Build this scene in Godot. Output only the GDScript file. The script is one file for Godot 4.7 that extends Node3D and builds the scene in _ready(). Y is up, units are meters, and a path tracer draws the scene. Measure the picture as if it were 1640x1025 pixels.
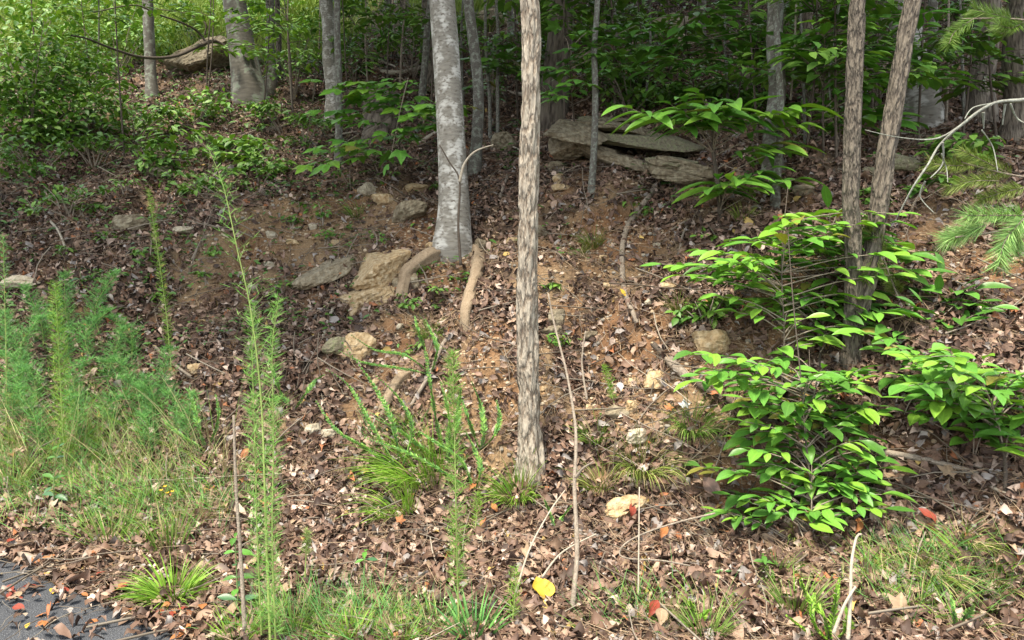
extends Node3D
# A wooded roadside bank: asphalt corner, leaf litter, rock outcrops, weeds, saplings and forest trunks.

const F := 1193.0            # focal length in pixels of the 1640 x 1025 photograph
const PITCH := -7.0
const EYE := Vector3(0, 1.6, 0)
var cam_basis := Basis(Vector3.RIGHT, deg_to_rad(PITCH))
var rng := RandomNumberGenerator.new()
var names := {}
var M := {}
var nz := FastNoiseLite.new()
var nz2 := FastNoiseLite.new()
var gx := PackedFloat32Array()   # heights cached on a fine grid
const GX0 := -9.0
const GZ0 := -34.0
const GS := 0.06
const GNX := 301
const GNZ := 560
var soil_spots := []             # [position, radius]
var grass_spots := []

# ------------------------------------------------------------------ helpers
func lin(r: float, g: float, b: float) -> Color:
	return Color(r, g, b).linear_to_srgb()

func rr(a: float, b: float) -> float:
	return rng.randf_range(a, b)

func numbered(called: String) -> String:
	if not names.has(called):
		names[called] = 0
		return called
	names[called] += 1
	return "%s_%03d" % [called, names[called]]

func tag(o: Node, label: String, category: String, group := "", kind := "") -> Node:
	if label: o.set_meta("label", label)
	if category: o.set_meta("category", category)
	if group: o.set_meta("group", group)
	if kind: o.set_meta("kind", kind)
	return o

func thing(called: String, label: String, category: String, at := Vector3.ZERO, group := "") -> Node3D:
	var o := Node3D.new()
	o.name = numbered(called)
	add_child(o)
	o.position = at
	tag(o, label, category, group)
	return o

func part(called: String, mesh: Mesh, mat: Material, parent: Node3D) -> MeshInstance3D:
	var m := MeshInstance3D.new()
	m.name = called
	m.mesh = mesh
	m.material_override = mat
	parent.add_child(m, true)
	return m

func solo(called: String, mesh: Mesh, mat: Material, label: String, category: String, at := Vector3.ZERO, group := "", kind := "") -> MeshInstance3D:
	var m := MeshInstance3D.new()
	m.name = numbered(called)
	m.mesh = mesh
	m.material_override = mat
	add_child(m)
	m.position = at
	tag(m, label, category, group, kind)
	return m

func scatter(called: String, mesh: Mesh, mat: Material, xf: Array, cols: Array, parent: Node3D) -> MultiMeshInstance3D:
	var mm := MultiMesh.new()
	mm.transform_format = MultiMesh.TRANSFORM_3D
	mm.use_colors = cols.size() > 0
	mm.mesh = mesh
	mm.instance_count = xf.size()
	for i in xf.size():
		mm.set_instance_transform(i, xf[i])
		if cols.size() > 0:
			mm.set_instance_color(i, cols[i])
	var m := MultiMeshInstance3D.new()
	m.name = called
	m.multimesh = mm
	m.material_override = mat
	parent.add_child(m, true)
	return m

# many copies of a small leaf joined into one mesh with a colour for each
func merged(src: Mesh, xf: Array, cols: Array) -> ArrayMesh:
	var a := src.surface_get_arrays(0)
	var sv: PackedVector3Array = a[Mesh.ARRAY_VERTEX]
	var sn: PackedVector3Array = a[Mesh.ARRAY_NORMAL]
	var si: PackedInt32Array = a[Mesh.ARRAY_INDEX]
	var nv := sv.size()
	var v := PackedVector3Array()
	var n := PackedVector3Array()
	var c := PackedColorArray()
	var idx := PackedInt32Array()
	for i in xf.size():
		var t: Transform3D = xf[i]
		v.append_array(t * sv)
		n.append_array(Transform3D(t.basis.orthonormalized(), Vector3.ZERO) * sn)
		var cc := PackedColorArray()
		cc.resize(nv)
		cc.fill(cols[i])
		c.append_array(cc)
		for k in si: idx.append(k + i * nv)
	var arr := []
	arr.resize(Mesh.ARRAY_MAX)
	arr[Mesh.ARRAY_VERTEX] = v
	arr[Mesh.ARRAY_NORMAL] = n
	arr[Mesh.ARRAY_COLOR] = c
	arr[Mesh.ARRAY_INDEX] = idx
	var m := ArrayMesh.new()
	m.add_surface_from_arrays(Mesh.PRIMITIVE_TRIANGLES, arr)
	return m

# pixel (photograph coordinates) at camera depth d -> point
func pt(u: float, v: float, d: float) -> Vector3:
	return EYE + cam_basis * Vector3((u - 820.0) / F * d, (512.5 - v) / F * d, -d)

func depth_of(p: Vector3) -> float:
	return -(cam_basis.inverse() * (p - EYE)).z

# where the line of sight through a pixel meets the ground
func px(u: float, v: float) -> Vector3:
	var d := 1.2
	while d < 45.0:
		var p := pt(u, v, d)
		if p.y <= H(p.x, p.z):
			var a := d - 0.06
			var b := d
			for k in 8:
				var m := (a + b) * 0.5
				var q := pt(u, v, m)
				if q.y <= H(q.x, q.z): b = m
				else: a = m
			var r := pt(u, v, b)
			r.y = H(r.x, r.z)
			return r
		d += 0.06
	return pt(u, v, 45.0)

# ------------------------------------------------------------------ terrain
const PROF := [[-6.0, -0.02], [-3.0, -0.01], [-1.2, 0.0], [-0.5, 0.04], [0.0, 0.12], [0.5, 0.42], [1.2, 0.96], [2.0, 1.50], [2.8, 1.93], [3.6, 2.27], [4.6, 2.62], [6.0, 3.22], [8.0, 4.15], [11.0, 5.6], [16.0, 8.3], [24.0, 12.5], [40.0, 19.0]]

func prof(s: float) -> float:
	if s <= -3.0: return -0.01
	for i in range(1, PROF.size() - 2):
		if s < PROF[i + 1][0]:
			var a = PROF[i - 1]; var b = PROF[i]; var c = PROF[i + 1]; var e = PROF[i + 2]
			var t: float = (s - b[0]) / (c[0] - b[0])
			var m0: float = (c[1] - a[1]) / (c[0] - a[0]) * (c[0] - b[0])
			var m1: float = (e[1] - b[1]) / (e[0] - b[0]) * (c[0] - b[0])
			var t2 := t * t
			var t3 := t2 * t
			return (2 * t3 - 3 * t2 + 1) * b[1] + (t3 - 2 * t2 + t) * m0 + (-2 * t3 + 3 * t2) * c[1] + (t3 - t2) * m1
	return 12.5 + (s - 24.0) * 0.42

func foot(x: float) -> float:
	if x < 0.0: return 4.2 - 0.2 * maxf(x, -5.0)
	return 4.2 - 0.55 * minf(x, 2.6)

func s_of(x: float, z: float) -> float:
	return -z - foot(x)

func raw_h(x: float, z: float) -> float:
	var s := s_of(x, z) + nz.get_noise_2d(x * 40.0, z * 40.0) * 0.5 * clampf(s_of(x, z) + 0.4, 0.0, 1.0)
	var k := clampf((s + 0.6) * 1.2, 0.0, 1.0)
	var h := prof(s)
	h += k * (nz.get_noise_2d(x * 70.0 + 300, z * 70.0) * 0.16 + nz2.get_noise_2d(x * 60, z * 60) * 0.11)
	h += (0.25 + 0.75 * k) * nz2.get_noise_2d(x * 230.0, z * 230.0 + 90) * 0.036
	# off to the left behind, the wood opens onto a sunny meadow slope
	return h - 0.02 * (1.0 - k)

func build_heights() -> void:
	gx.resize(GNX * GNZ)
	for j in GNZ:
		for i in GNX:
			gx[j * GNX + i] = raw_h(GX0 + i * GS, GZ0 + j * GS)

func H(x: float, z: float) -> float:
	var fx := (x - GX0) / GS
	var fz := (z - GZ0) / GS
	if fx < 0.0 or fz < 0.0 or fx >= GNX - 1 or fz >= GNZ - 1:
		return raw_h(x, z)
	var i := int(fx)
	var j := int(fz)
	var tx := fx - i
	var tz := fz - j
	var a := j * GNX + i
	return lerpf(lerpf(gx[a], gx[a + 1], tx), lerpf(gx[a + GNX], gx[a + GNX + 1], tx), tz)

func N(x: float, z: float) -> Vector3:
	var e := 0.08
	return Vector3(H(x - e, z) - H(x + e, z), 2 * e, H(x, z - e) - H(x, z + e)).normalized()

# ------------------------------------------------------------------ textures and materials
func noise_img(freq: float, sd: int, w := 256, h := 256, kind := FastNoiseLite.TYPE_SIMPLEX_SMOOTH, oct := 4) -> Image:
	var n := FastNoiseLite.new()
	n.seed = sd
	n.noise_type = kind
	n.frequency = freq
	n.fractal_octaves = oct
	n.fractal_type = FastNoiseLite.FRACTAL_FBM
	return n.get_seamless_image(w, h)

func ramp_tex(img: Image, stops: Array, cols: Array, img2: Image = null, mix2 := 0.0) -> ImageTexture:
	var w := img.get_width()
	var h := img.get_height()
	var g := Gradient.new()
	g.offsets = PackedFloat32Array(stops)
	g.colors = PackedColorArray(cols)
	var out := Image.create(w, h, false, Image.FORMAT_RGB8)
	for y in h:
		for x in w:
			var v := img.get_pixel(x, y).r
			if img2:
				v = lerpf(v, img2.get_pixel(x % img2.get_width(), y % img2.get_height()).r, mix2)
			out.set_pixel(x, y, g.sample(v))
	return ImageTexture.create_from_image(out)

func mat(c: Color, rough := 0.8, vcol := false, back := 0.0, spec := 0.5) -> StandardMaterial3D:
	var m := StandardMaterial3D.new()
	m.albedo_color = c
	m.roughness = rough
	m.metallic_specular = spec
	m.vertex_color_use_as_albedo = vcol
	m.cull_mode = BaseMaterial3D.CULL_DISABLED
	if back > 0.0:
		m.backlight_enabled = true
		m.backlight = Color(back, back, back * 0.55)
	return m

func tex_mat(tex: Texture2D, scale: float, bump: Texture2D, bump_cm: float, rough := 0.9, vcol := false, world := true) -> StandardMaterial3D:
	var m := mat(Color.WHITE, rough, vcol)
	m.albedo_texture = tex
	m.uv1_triplanar = true
	m.uv1_world_triplanar = world
	m.uv1_scale = Vector3.ONE * scale
	if bump:
		m.heightmap_enabled = true
		m.heightmap_texture = bump
		m.heightmap_scale = bump_cm
	return m

func bark_mat(tex: Texture2D, bump: Texture2D, bump_cm: float, us: float, vs: float) -> StandardMaterial3D:
	var m := mat(Color.WHITE, 0.9)
	m.albedo_texture = tex
	m.uv1_scale = Vector3(us, vs, 1)
	m.heightmap_enabled = true
	m.heightmap_texture = bump
	m.heightmap_scale = bump_cm
	return m

func make_materials() -> void:
	var fine := noise_img(0.06, 3)
	var mid := noise_img(0.02, 5)
	var coarse := noise_img(0.009, 9)
	var fine_t := ImageTexture.create_from_image(fine)
	var mid_t := ImageTexture.create_from_image(mid)
	# soil: red clay, humus, crumbs
	var soil := ramp_tex(fine, [0.0, 0.35, 0.55, 0.75, 1.0], [lin(.42, .40, .38), lin(.62, .6, .58), lin(.78, .77, .75), lin(.92, .9, .86), lin(1, 1, 1)], mid, 0.35)
	M.soil = tex_mat(soil, 1.7, fine_t, 2.2, 0.95, true)
	# asphalt
	var grit := noise_img(0.22, 21, 256, 256, FastNoiseLite.TYPE_SIMPLEX, 2)
	var asphalt := ramp_tex(grit, [0.0, 0.4, 0.62, 0.74, 1.0], [lin(.02, .022, .027), lin(.036, .039, .048), lin(.05, .054, .066), lin(.12, .125, .14), lin(.24, .245, .25)], coarse, 0.12)
	M.asphalt = tex_mat(asphalt, 2.6, ImageTexture.create_from_image(grit), 0.5, 0.85)
	# smooth grey bark with pale lichen blotches and dark lenticels
	var bl := noise_img(0.018, 31, 256, 512)
	var bl2 := noise_img(0.05, 33, 256, 512)
	var smooth_img := Image.create(256, 512, false, Image.FORMAT_RGB8)
	var smooth_b := Image.create(256, 512, false, Image.FORMAT_L8)
	var sm2 := Image.create(256, 512, false, Image.FORMAT_RGB8)
	var line := noise_img(0.03, 35, 256, 512)
	for y in 512:
		for x in 256:
			var a := bl.get_pixel(x, y).r
			var b := bl2.get_pixel(x, (y * 2) % 512).r
			var l := line.get_pixel(x, (y * 5) % 512).r        # streaks lying round the stem
			var k := clampf((a - 0.45) * 3.4 + (b - 0.5) * 1.3, 0.0, 1.0)
			var c := Color(0.22, 0.205, 0.18).lerp(Color(0.47, 0.46, 0.435), k)
			if b < 0.33: c = c.lerp(Color(0.12, 0.10, 0.08), clampf((0.33 - b) * 6.0, 0, 0.8))
			c = c * (0.72 + 0.5 * l)
			smooth_img.set_pixel(x, y, Color(c.r, c.g, c.b).linear_to_srgb())
			var c2 := Color(0.11, 0.10, 0.085).lerp(Color(0.25, 0.25, 0.225), k * 0.8) * (0.65 + 0.65 * l)
			if a > 0.6 and b > 0.5: c2 = c2.lerp(Color(0.22, 0.27, 0.20), 0.6)
			sm2.set_pixel(x, y, Color(c2.r, c2.g, c2.b).linear_to_srgb())
			var hh := clampf(l * 0.7 + b * 0.3, 0, 1)
			smooth_b.set_pixel(x, y, Color(hh, hh, hh))
	M.grey_bark = bark_mat(ImageTexture.create_from_image(smooth_img), ImageTexture.create_from_image(smooth_b), 0.25, 1.0, 1.0)
	M.dull_bark = bark_mat(ImageTexture.create_from_image(sm2), ImageTexture.create_from_image(smooth_b), 0.3, 1.0, 1.0)
	# furrowed bark: long plates parted by cracks
	var cn := FastNoiseLite.new()
	cn.seed = 41
	cn.noise_type = FastNoiseLite.TYPE_CELLULAR
	cn.cellular_return_type = FastNoiseLite.RETURN_DISTANCE2_SUB
	cn.cellular_jitter = 1.0
	cn.frequency = 0.036
	cn.domain_warp_enabled = true
	cn.domain_warp_amplitude = 14.0
	cn.domain_warp_frequency = 0.02
	var r1 := cn.get_seamless_image(256, 256)
	var r2 := noise_img(0.07, 43, 256, 256)
	var fur := Image.create(256, 256, false, Image.FORMAT_RGB8)
	var fur_d := Image.create(256, 256, false, Image.FORMAT_RGB8)
	var fur_b := Image.create(256, 256, false, Image.FORMAT_L8)
	for y in 256:
		for x in 256:
			var a := r1.get_pixel(x, y).r
			var b := r2.get_pixel((x * 3) % 256, y).r
			var k := clampf(smoothstep(0.04, 0.5, a) * 0.8 + (b - 0.5) * 0.6 + 0.1, 0, 1)
			var c := Color(0.15, 0.11, 0.08).lerp(Color(0.41, 0.36, 0.295), k)
			fur.set_pixel(x, y, Color(c.r, c.g, c.b).linear_to_srgb())
			var d := Color(0.05, 0.038, 0.03).lerp(Color(0.185, 0.155, 0.122), k)
			fur_d.set_pixel(x, y, Color(d.r, d.g, d.b).linear_to_srgb())
			fur_b.set_pixel(x, y, Color(k, k, k))
	var fb := ImageTexture.create_from_image(fur_b)
	M.pale_furrow = bark_mat(ImageTexture.create_from_image(fur), fb, 1.3, 1.0, 0.55)
	M.dark_furrow = bark_mat(ImageTexture.create_from_image(fur_d), fb, 1.4, 1.0, 0.55)
	# dead wood
	M.wood = tex_mat(ramp_tex(fine, [0.0, 0.4, 0.7, 1.0], [lin(.07, .05, .04), lin(.2, .16, .125), lin(.33, .28, .225), lin(.42, .37, .31)], mid, 0.4), 6.0, fine_t, 0.25)
	M.wood_pale = tex_mat(ramp_tex(fine, [0.0, 0.4, 0.7, 1.0], [lin(.19, .16, .12), lin(.33, .28, .22), lin(.44, .4, .33), lin(.55, .52, .45)], mid, 0.4), 6.0, fine_t, 0.2)
	M.wood_dark = tex_mat(ramp_tex(fine, [0.0, 0.5, 1.0], [lin(.03, .025, .02), lin(.085, .065, .05), lin(.17, .135, .105)], mid, 0.4), 6.0, fine_t, 0.3)
	M.lichen_wood = tex_mat(ramp_tex(fine, [0.0, 0.35, 0.6, 1.0], [lin(.06, .05, .04), lin(.17, .16, .14), lin(.28, .3, .26), lin(.42, .46, .41)], mid, 0.5), 9.0, fine_t, 0.2)
	M.root = tex_mat(ramp_tex(fine, [0.0, 0.4, 0.7, 1.0], [lin(.11, .075, .045), lin(.24, .175, .115), lin(.33, .255, .175), lin(.42, .34, .25)], mid, 0.4), 5.0, fine_t, 0.4)
	# rock
	var rn := noise_img(0.025, 51, 512, 512, FastNoiseLite.TYPE_SIMPLEX_SMOOTH, 5)
	var rb := ImageTexture.create_from_image(noise_img(0.045, 52, 256, 256, FastNoiseLite.TYPE_SIMPLEX, 5))
	M.rock_grey = tex_mat(ramp_tex(rn, [0.0, 0.32, 0.48, 0.62, 1.0], [lin(.03, .023, .015), lin(.105, .08, .05), lin(.195, .155, .1), lin(.26, .225, .155), lin(.36, .34, .27)], fine, 0.3), 1.1, rb, 2.0, 0.85)
	M.rock_tan_grey = tex_mat(ramp_tex(rn, [0.0, 0.32, 0.48, 0.62, 1.0], [lin(.04, .03, .018), lin(.13, .1, .062), lin(.23, .18, .115), lin(.3, .255, .18), lin(.42, .39, .31)], fine, 0.35), 1.3, rb, 2.0, 0.85)
	M.rock_tan = tex_mat(ramp_tex(rn, [0.0, 0.3, 0.48, 0.64, 1.0], [lin(.1, .06, .03), lin(.28, .18, .085), lin(.42, .3, .165), lin(.5, .39, .25), lin(.62, .54, .4)], fine, 0.3), 1.5, rb, 1.6, 0.85)
	M.rock_pale = tex_mat(ramp_tex(rn, [0.0, 0.3, 0.5, 0.7, 1.0], [lin(.13, .105, .07), lin(.29, .24, .165), lin(.4, .345, .255), lin(.48, .435, .35), lin(.58, .55, .48)], fine, 0.3), 2.0, rb, 1.3, 0.85)
	M.rock_moss = tex_mat(ramp_tex(rn, [0.0, 0.34, 0.48, 0.58, 1.0], [lin(.05, .04, .025), lin(.14, .115, .075), lin(.22, .19, .13), lin(.2, .2, .11), lin(.13, .15, .055)], fine, 0.3), 1.6, rb, 1.6, 0.9)
	# leaves
	M.litter = mat(Color.WHITE, 0.62, true, 0.12, 0.4)
	M.green = mat(Color.WHITE, 0.48, true, 0.62, 0.45)
	M.grass = mat(Color.WHITE, 0.55, true, 0.5, 0.4)
	M.pebble = mat(Color.WHITE, 0.9, true)
	M.twig = mat(Color.WHITE, 0.85, true)
	M.petal = mat(lin(.85, .5, .02), 0.6, false, 0.4)
	var gt := noise_img(0.05, 61, 64, 128)
	var vein := Image.create(64, 128, false, Image.FORMAT_RGB8)
	for y in 128:
		for x in 64:
			var off := absf(x - 31.5) / 32.0
			var b := 0.74 + 0.2 * (gt.get_pixel(x, y).r - 0.5)
			var f := fposmod(y / 14.0 + off * 2.2, 1.0)
			if f < 0.16: b += 0.07
			if off < 0.06: b += 0.2
			b = clampf(b, 0, 1)
			vein.set_pixel(x, y, Color(b, b, b * 0.97).linear_to_srgb())
	var gl := ImageTexture.create_from_image(vein)
	for g in [["leaf_bright", lin(.19, .44, .055)], ["leaf_fresh", lin(.13, .345, .05)], ["leaf_mid", lin(.09, .235, .036)], ["leaf_deep", lin(.05, .145, .034)], ["leaf_blue", lin(.075, .19, .085)], ["leaf_aged", lin(.3, .29, .06)], ["leaf_yellow_green", lin(.25, .48, .055)]]:
		var m := mat(g[1], 0.42, false, 0.62, 0.5)
		m.albedo_texture = gl
		M[g[0]] = m
	for g in [["dry_brown", lin(.2, .125, .085)], ["dry_tan", lin(.36, .25, .165)], ["dry_pale", lin(.46, .36, .28)], ["dry_mauve", lin(.25, .165, .14)], ["dry_dark", lin(.095, .06, .045)], ["dry_grey", lin(.33, .3, .28)], ["dry_orange", lin(.40, .155, .055)], ["dry_red", lin(.27, .05, .03)], ["dry_yellow", lin(.72, .46, .05)], ["dry_silver", lin(.5, .5, .52)]]:
		var m := mat(g[1], 0.6, false, 0.15, 0.4)
		m.albedo_texture = gl
		M[g[0]] = m

# ------------------------------------------------------------------ shapes
func smooth_path(p: Array, n: int) -> PackedVector3Array:
	var c := Curve3D.new()
	for i in p.size():
		var a: Vector3 = p[maxi(i - 1, 0)]
		var b: Vector3 = p[mini(i + 1, p.size() - 1)]
		var t := (b - a) / 6.0
		c.add_point(p[i], -t, t)
	c.bake_interval = 0.02
	var out := PackedVector3Array()
	var l := c.get_baked_length()
	for k in n:
		out.append(c.sample_baked(l * k / (n - 1.0), true))
	return out

# a tapered tube along points; rough > 0 makes bark ridges
func add_tube(st: SurfaceTool, p: PackedVector3Array, r: Callable, sides := 8, rough := 0.0, uvlen := 1.0, ridge := 5.0) -> void:
	var n := p.size()
	var t0 := (p[1] - p[0]).normalized()
	var side := t0.cross(Vector3(0.31, 0.2, 0.93)).normalized()
	var verts := []
	var norms := []
	var len_along := 0.0
	var vv := []
	for i in n:
		var t := (p[mini(i + 1, n - 1)] - p[maxi(i - 1, 0)]).normalized()
		side = (side - t * side.dot(t)).normalized()
		var up := t.cross(side)
		if i > 0: len_along += p[i].distance_to(p[i - 1])
		vv.append(len_along)
		var row := []
		var rown := []
		for k in sides + 1:
			var a := TAU * (k % sides) / sides
			var d := side * cos(a) + up * sin(a)
			var rad: float = r.call(float(i) / (n - 1))
			if rough > 0.0:
				var q := absf(nz2.get_noise_3d(cos(a) * 100.0 * ridge / 5.0, len_along * 95.0, sin(a) * 100.0 * ridge / 5.0))
				rad *= 1.0 + rough * (clampf(q * 3.0, 0, 1) - 0.5)
			row.append(p[i] + d * rad)
			rown.append(d)
		verts.append(row)
		norms.append(rown)
	for i in n - 1:
		for k in sides:
			for q in [[i, k], [i + 1, k], [i + 1, k + 1], [i, k], [i + 1, k + 1], [i, k + 1]]:
				st.set_uv(Vector2(float(q[1]) / sides, -vv[q[0]] / uvlen))
				st.set_normal(norms[q[0]][q[1]])
				st.add_vertex(verts[q[0]][q[1]])
	for e in [0, n - 1]:
		for k in sides:
			st.set_uv(Vector2(0.5, 0.5)); st.set_normal(norms[e][k]); st.add_vertex(p[e])
			st.set_uv(Vector2(0.5, 0.5)); st.set_normal(norms[e][k]); st.add_vertex(verts[e][k] if e == 0 else verts[e][k + 1])
			st.set_uv(Vector2(0.5, 0.5)); st.set_normal(norms[e][k]); st.add_vertex(verts[e][k + 1] if e == 0 else verts[e][k])

func begin() -> SurfaceTool:
	var st := SurfaceTool.new()
	st.begin(Mesh.PRIMITIVE_TRIANGLES)
	return st

func tube(p: Array, r0: float, r1: float, n := 12, sides := 7, rough := 0.0, uvlen := 1.0) -> ArrayMesh:
	var st := begin()
	add_tube(st, smooth_path(p, n), func(t): return lerpf(r0, r1, t), sides, rough, uvlen)
	if rough > 0.0: st.generate_normals()
	return st.commit()

# a leaf along -Z with its face up; shape 0 ellipse, 1 drawn out beyond the middle, 2 narrow, 3 lobed (oak)
func leaf_mesh(shape: int, width: float, fold: float, droop: float, curl := 0.0, seg := 5) -> ArrayMesh:
	var st := begin()
	var c := []
	for i in seg + 1:
		var t := float(i) / seg
		var w := 0.0
		match shape:
			0: w = pow(sin(PI * pow(t, 1.0)), 0.9)
			1: w = pow(sin(PI * pow(t, 1.25)), 0.9)
			2: w = pow(sin(PI * pow(t, 0.9)), 0.8)
			3: w = sin(PI * pow(t, 1.1)) * (0.68 + 0.36 * sin(t * 20.0 + 1.0))
		w = maxf(w, 0.015) * width * 0.5
		var z := -t
		var y := -droop * t * t + curl * sin(t * PI * 1.5) * 0.22
		var rise := fold * w + curl * w * (1.0 + 0.7 * sin(t * 9.0))
		var tw := curl * 0.3 * sin(t * 5.0)
		c.append([Vector3(-w, y + rise + tw * w, z), Vector3(0, y, z), Vector3(w, y + rise * (1.0 - curl * 0.4) - tw * w, z), t])
	for i in seg:
		var a = c[i]
		var b = c[i + 1]
		for q in [[a, 0], [b, 0], [b, 1], [a, 0], [b, 1], [a, 1], [a, 1], [b, 1], [b, 2], [a, 1], [b, 2], [a, 2]]:
			st.set_uv(Vector2(q[1] * 0.5, q[0][3]))
			st.add_vertex(q[0][q[1]])
	st.index()
	st.generate_normals()
	return st.commit()

func maple_mesh() -> ArrayMesh:
	var st := begin()
	var o := [[-180, .12], [-152, .34], [-128, .5], [-110, .36], [-82, .5], [-58, .86], [-40, .52], [-22, .62], [0, 1.05], [22, .62], [40, .52], [58, .86], [82, .5], [110, .36], [128, .5], [152, .34], [180, .12]]
	var v := []
	for e in o:
		var a := deg_to_rad(e[0])
		v.append(Vector3(sin(a) * e[1] * 0.55, -0.16 * e[1] * e[1] + 0.04 * sin(a * 5.0), -0.45 - cos(a) * e[1] * 0.52))
	for i in v.size() - 1:
		for q in [Vector3(0, 0.03, -0.42), v[i + 1], v[i]]:
			st.set_uv(Vector2(q.x + 0.5, -q.z))
			st.add_vertex(q)
	st.index()
	st.generate_normals()
	return st.commit()

var leaf_a: Array[ArrayMesh] = []   # oval leaves of saplings
var leaf_long: Array[ArrayMesh] = []
var leaf_dry: Array[ArrayMesh] = []
var leaf_far: ArrayMesh
var leaf_round: ArrayMesh
var leaf_flat: ArrayMesh
var maple: ArrayMesh

func make_leaves() -> void:
	for k in 4: leaf_a.append(leaf_mesh(1 if k % 2 else 0, 0.36 + 0.025 * k, 0.22 + 0.1 * (k % 3), 0.03 + 0.06 * k, 0.06 * k, 8))
	for k in 3: leaf_long.append(leaf_mesh(2, 0.25 + 0.03 * k, 0.3, 0.1 + 0.1 * k, 0.1, 8))
	for k in 7: leaf_dry.append(leaf_mesh([3, 0, 1, 1, 2, 0, 0][k], [0.55, 0.45, 0.38, 0.62, 0.3, 0.5, 0.42][k], [0.2, -0.3, 0.5, 0.1, 0.6, -0.2, 0.3][k], [0.1, -0.2, 0.25, -0.1, 0.2, 0.15, -0.3][k], [0.7, 0.9, 1.2, 0.5, 1.1, 0.6, 1.3][k], [11, 7, 7, 7, 7, 7, 7][k]))
	leaf_round = leaf_mesh(0, 0.95, 0.12, 0.15, 0.4, 8)
	leaf_flat = leaf_mesh(0, 0.6, 0.1, 0.05, 0.18, 6)
	leaf_far = leaf_mesh(0, 0.48, 0.3, 0.2, 0.0, 3)
	maple = maple_mesh()

func dir_basis(d: Vector3, up: Vector3, s: float) -> Basis:
	if absf(d.normalized().dot(up.normalized())) > 0.98: up = Vector3(0.4, 0.2, 0.9)
	return Basis.looking_at(d, up).scaled(Vector3.ONE * s)

func at(b: Basis, p: Vector3) -> Transform3D:
	return Transform3D(b, p)

# angular stone: a ball cut by random planes, stretched; layered stone keeps its flat bedding
func rock_mesh(size: Vector3, sd: int, planes := 11, bed := 0.0) -> ArrayMesh:
	var g := RandomNumberGenerator.new()
	g.seed = sd * 77 + 5
	var pl := []
	for i in planes:
		var d := Vector3(g.randf_range(-1, 1), g.randf_range(-1, 1), g.randf_range(-1, 1)).normalized()
		pl.append([d, g.randf_range(0.62, 0.95)])
	for d in [Vector3.UP, Vector3.DOWN]:
		pl.append([(d + Vector3(g.randf_range(-.12, .12), 0, g.randf_range(-.12, .12))).normalized(), g.randf_range(0.6, 0.75)])
	var nu := 56 if size.x > 0.18 else 30
	var nv := 34 if size.x > 0.18 else 18
	var v := []
	for j in nv + 1:
		for i in nu + 1:
			var th := PI * j / nv
			var ph := TAU * (i % nu) / nu
			var d := Vector3(sin(th) * cos(ph), cos(th), sin(th) * sin(ph))
			var r := 1.25
			for q in pl:
				var k: float = q[0].dot(d)
				if k > 0.05: r = minf(r, q[1] / k)
			var w := d * r
			r *= 1.0 + 0.05 * nz2.get_noise_3d(w.x * 160 + sd * 31, w.y * 160, w.z * 160) + 0.025 * nz2.get_noise_3d(w.x * 600 + sd * 31, w.y * 900, w.z * 600) + 0.10 * nz.get_noise_3d(w.x * 90 + sd * 17, w.y * 90, w.z * 90)
			if bed > 0.0:
				var lay := w.y * bed + 0.4 * nz.get_noise_2d(w.x * 60 + sd, w.z * 60)
				var fr := lay - floorf(lay)
				var side := 1.0 - absf(d.y)
				r *= 1.0 - 0.10 * side * (1.0 - smoothstep(0.0, 0.22, minf(fr, 1.0 - fr))) + 0.09 * side * (fposmod(sin(floorf(lay) * 12.99 + sd) * 437.0, 1.0) - 0.5)
			v.append(d * r * size * 0.5)
	var st := begin()
	st.set_smooth_group(-1)
	for j in nv:
		for i in nu:
			var a := j * (nu + 1) + i
			for q in [a, a + 1, a + nu + 2, a, a + nu + 2, a + nu + 1]:
				st.add_vertex(v[q])
	st.generate_normals()
	return st.commit()

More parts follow.
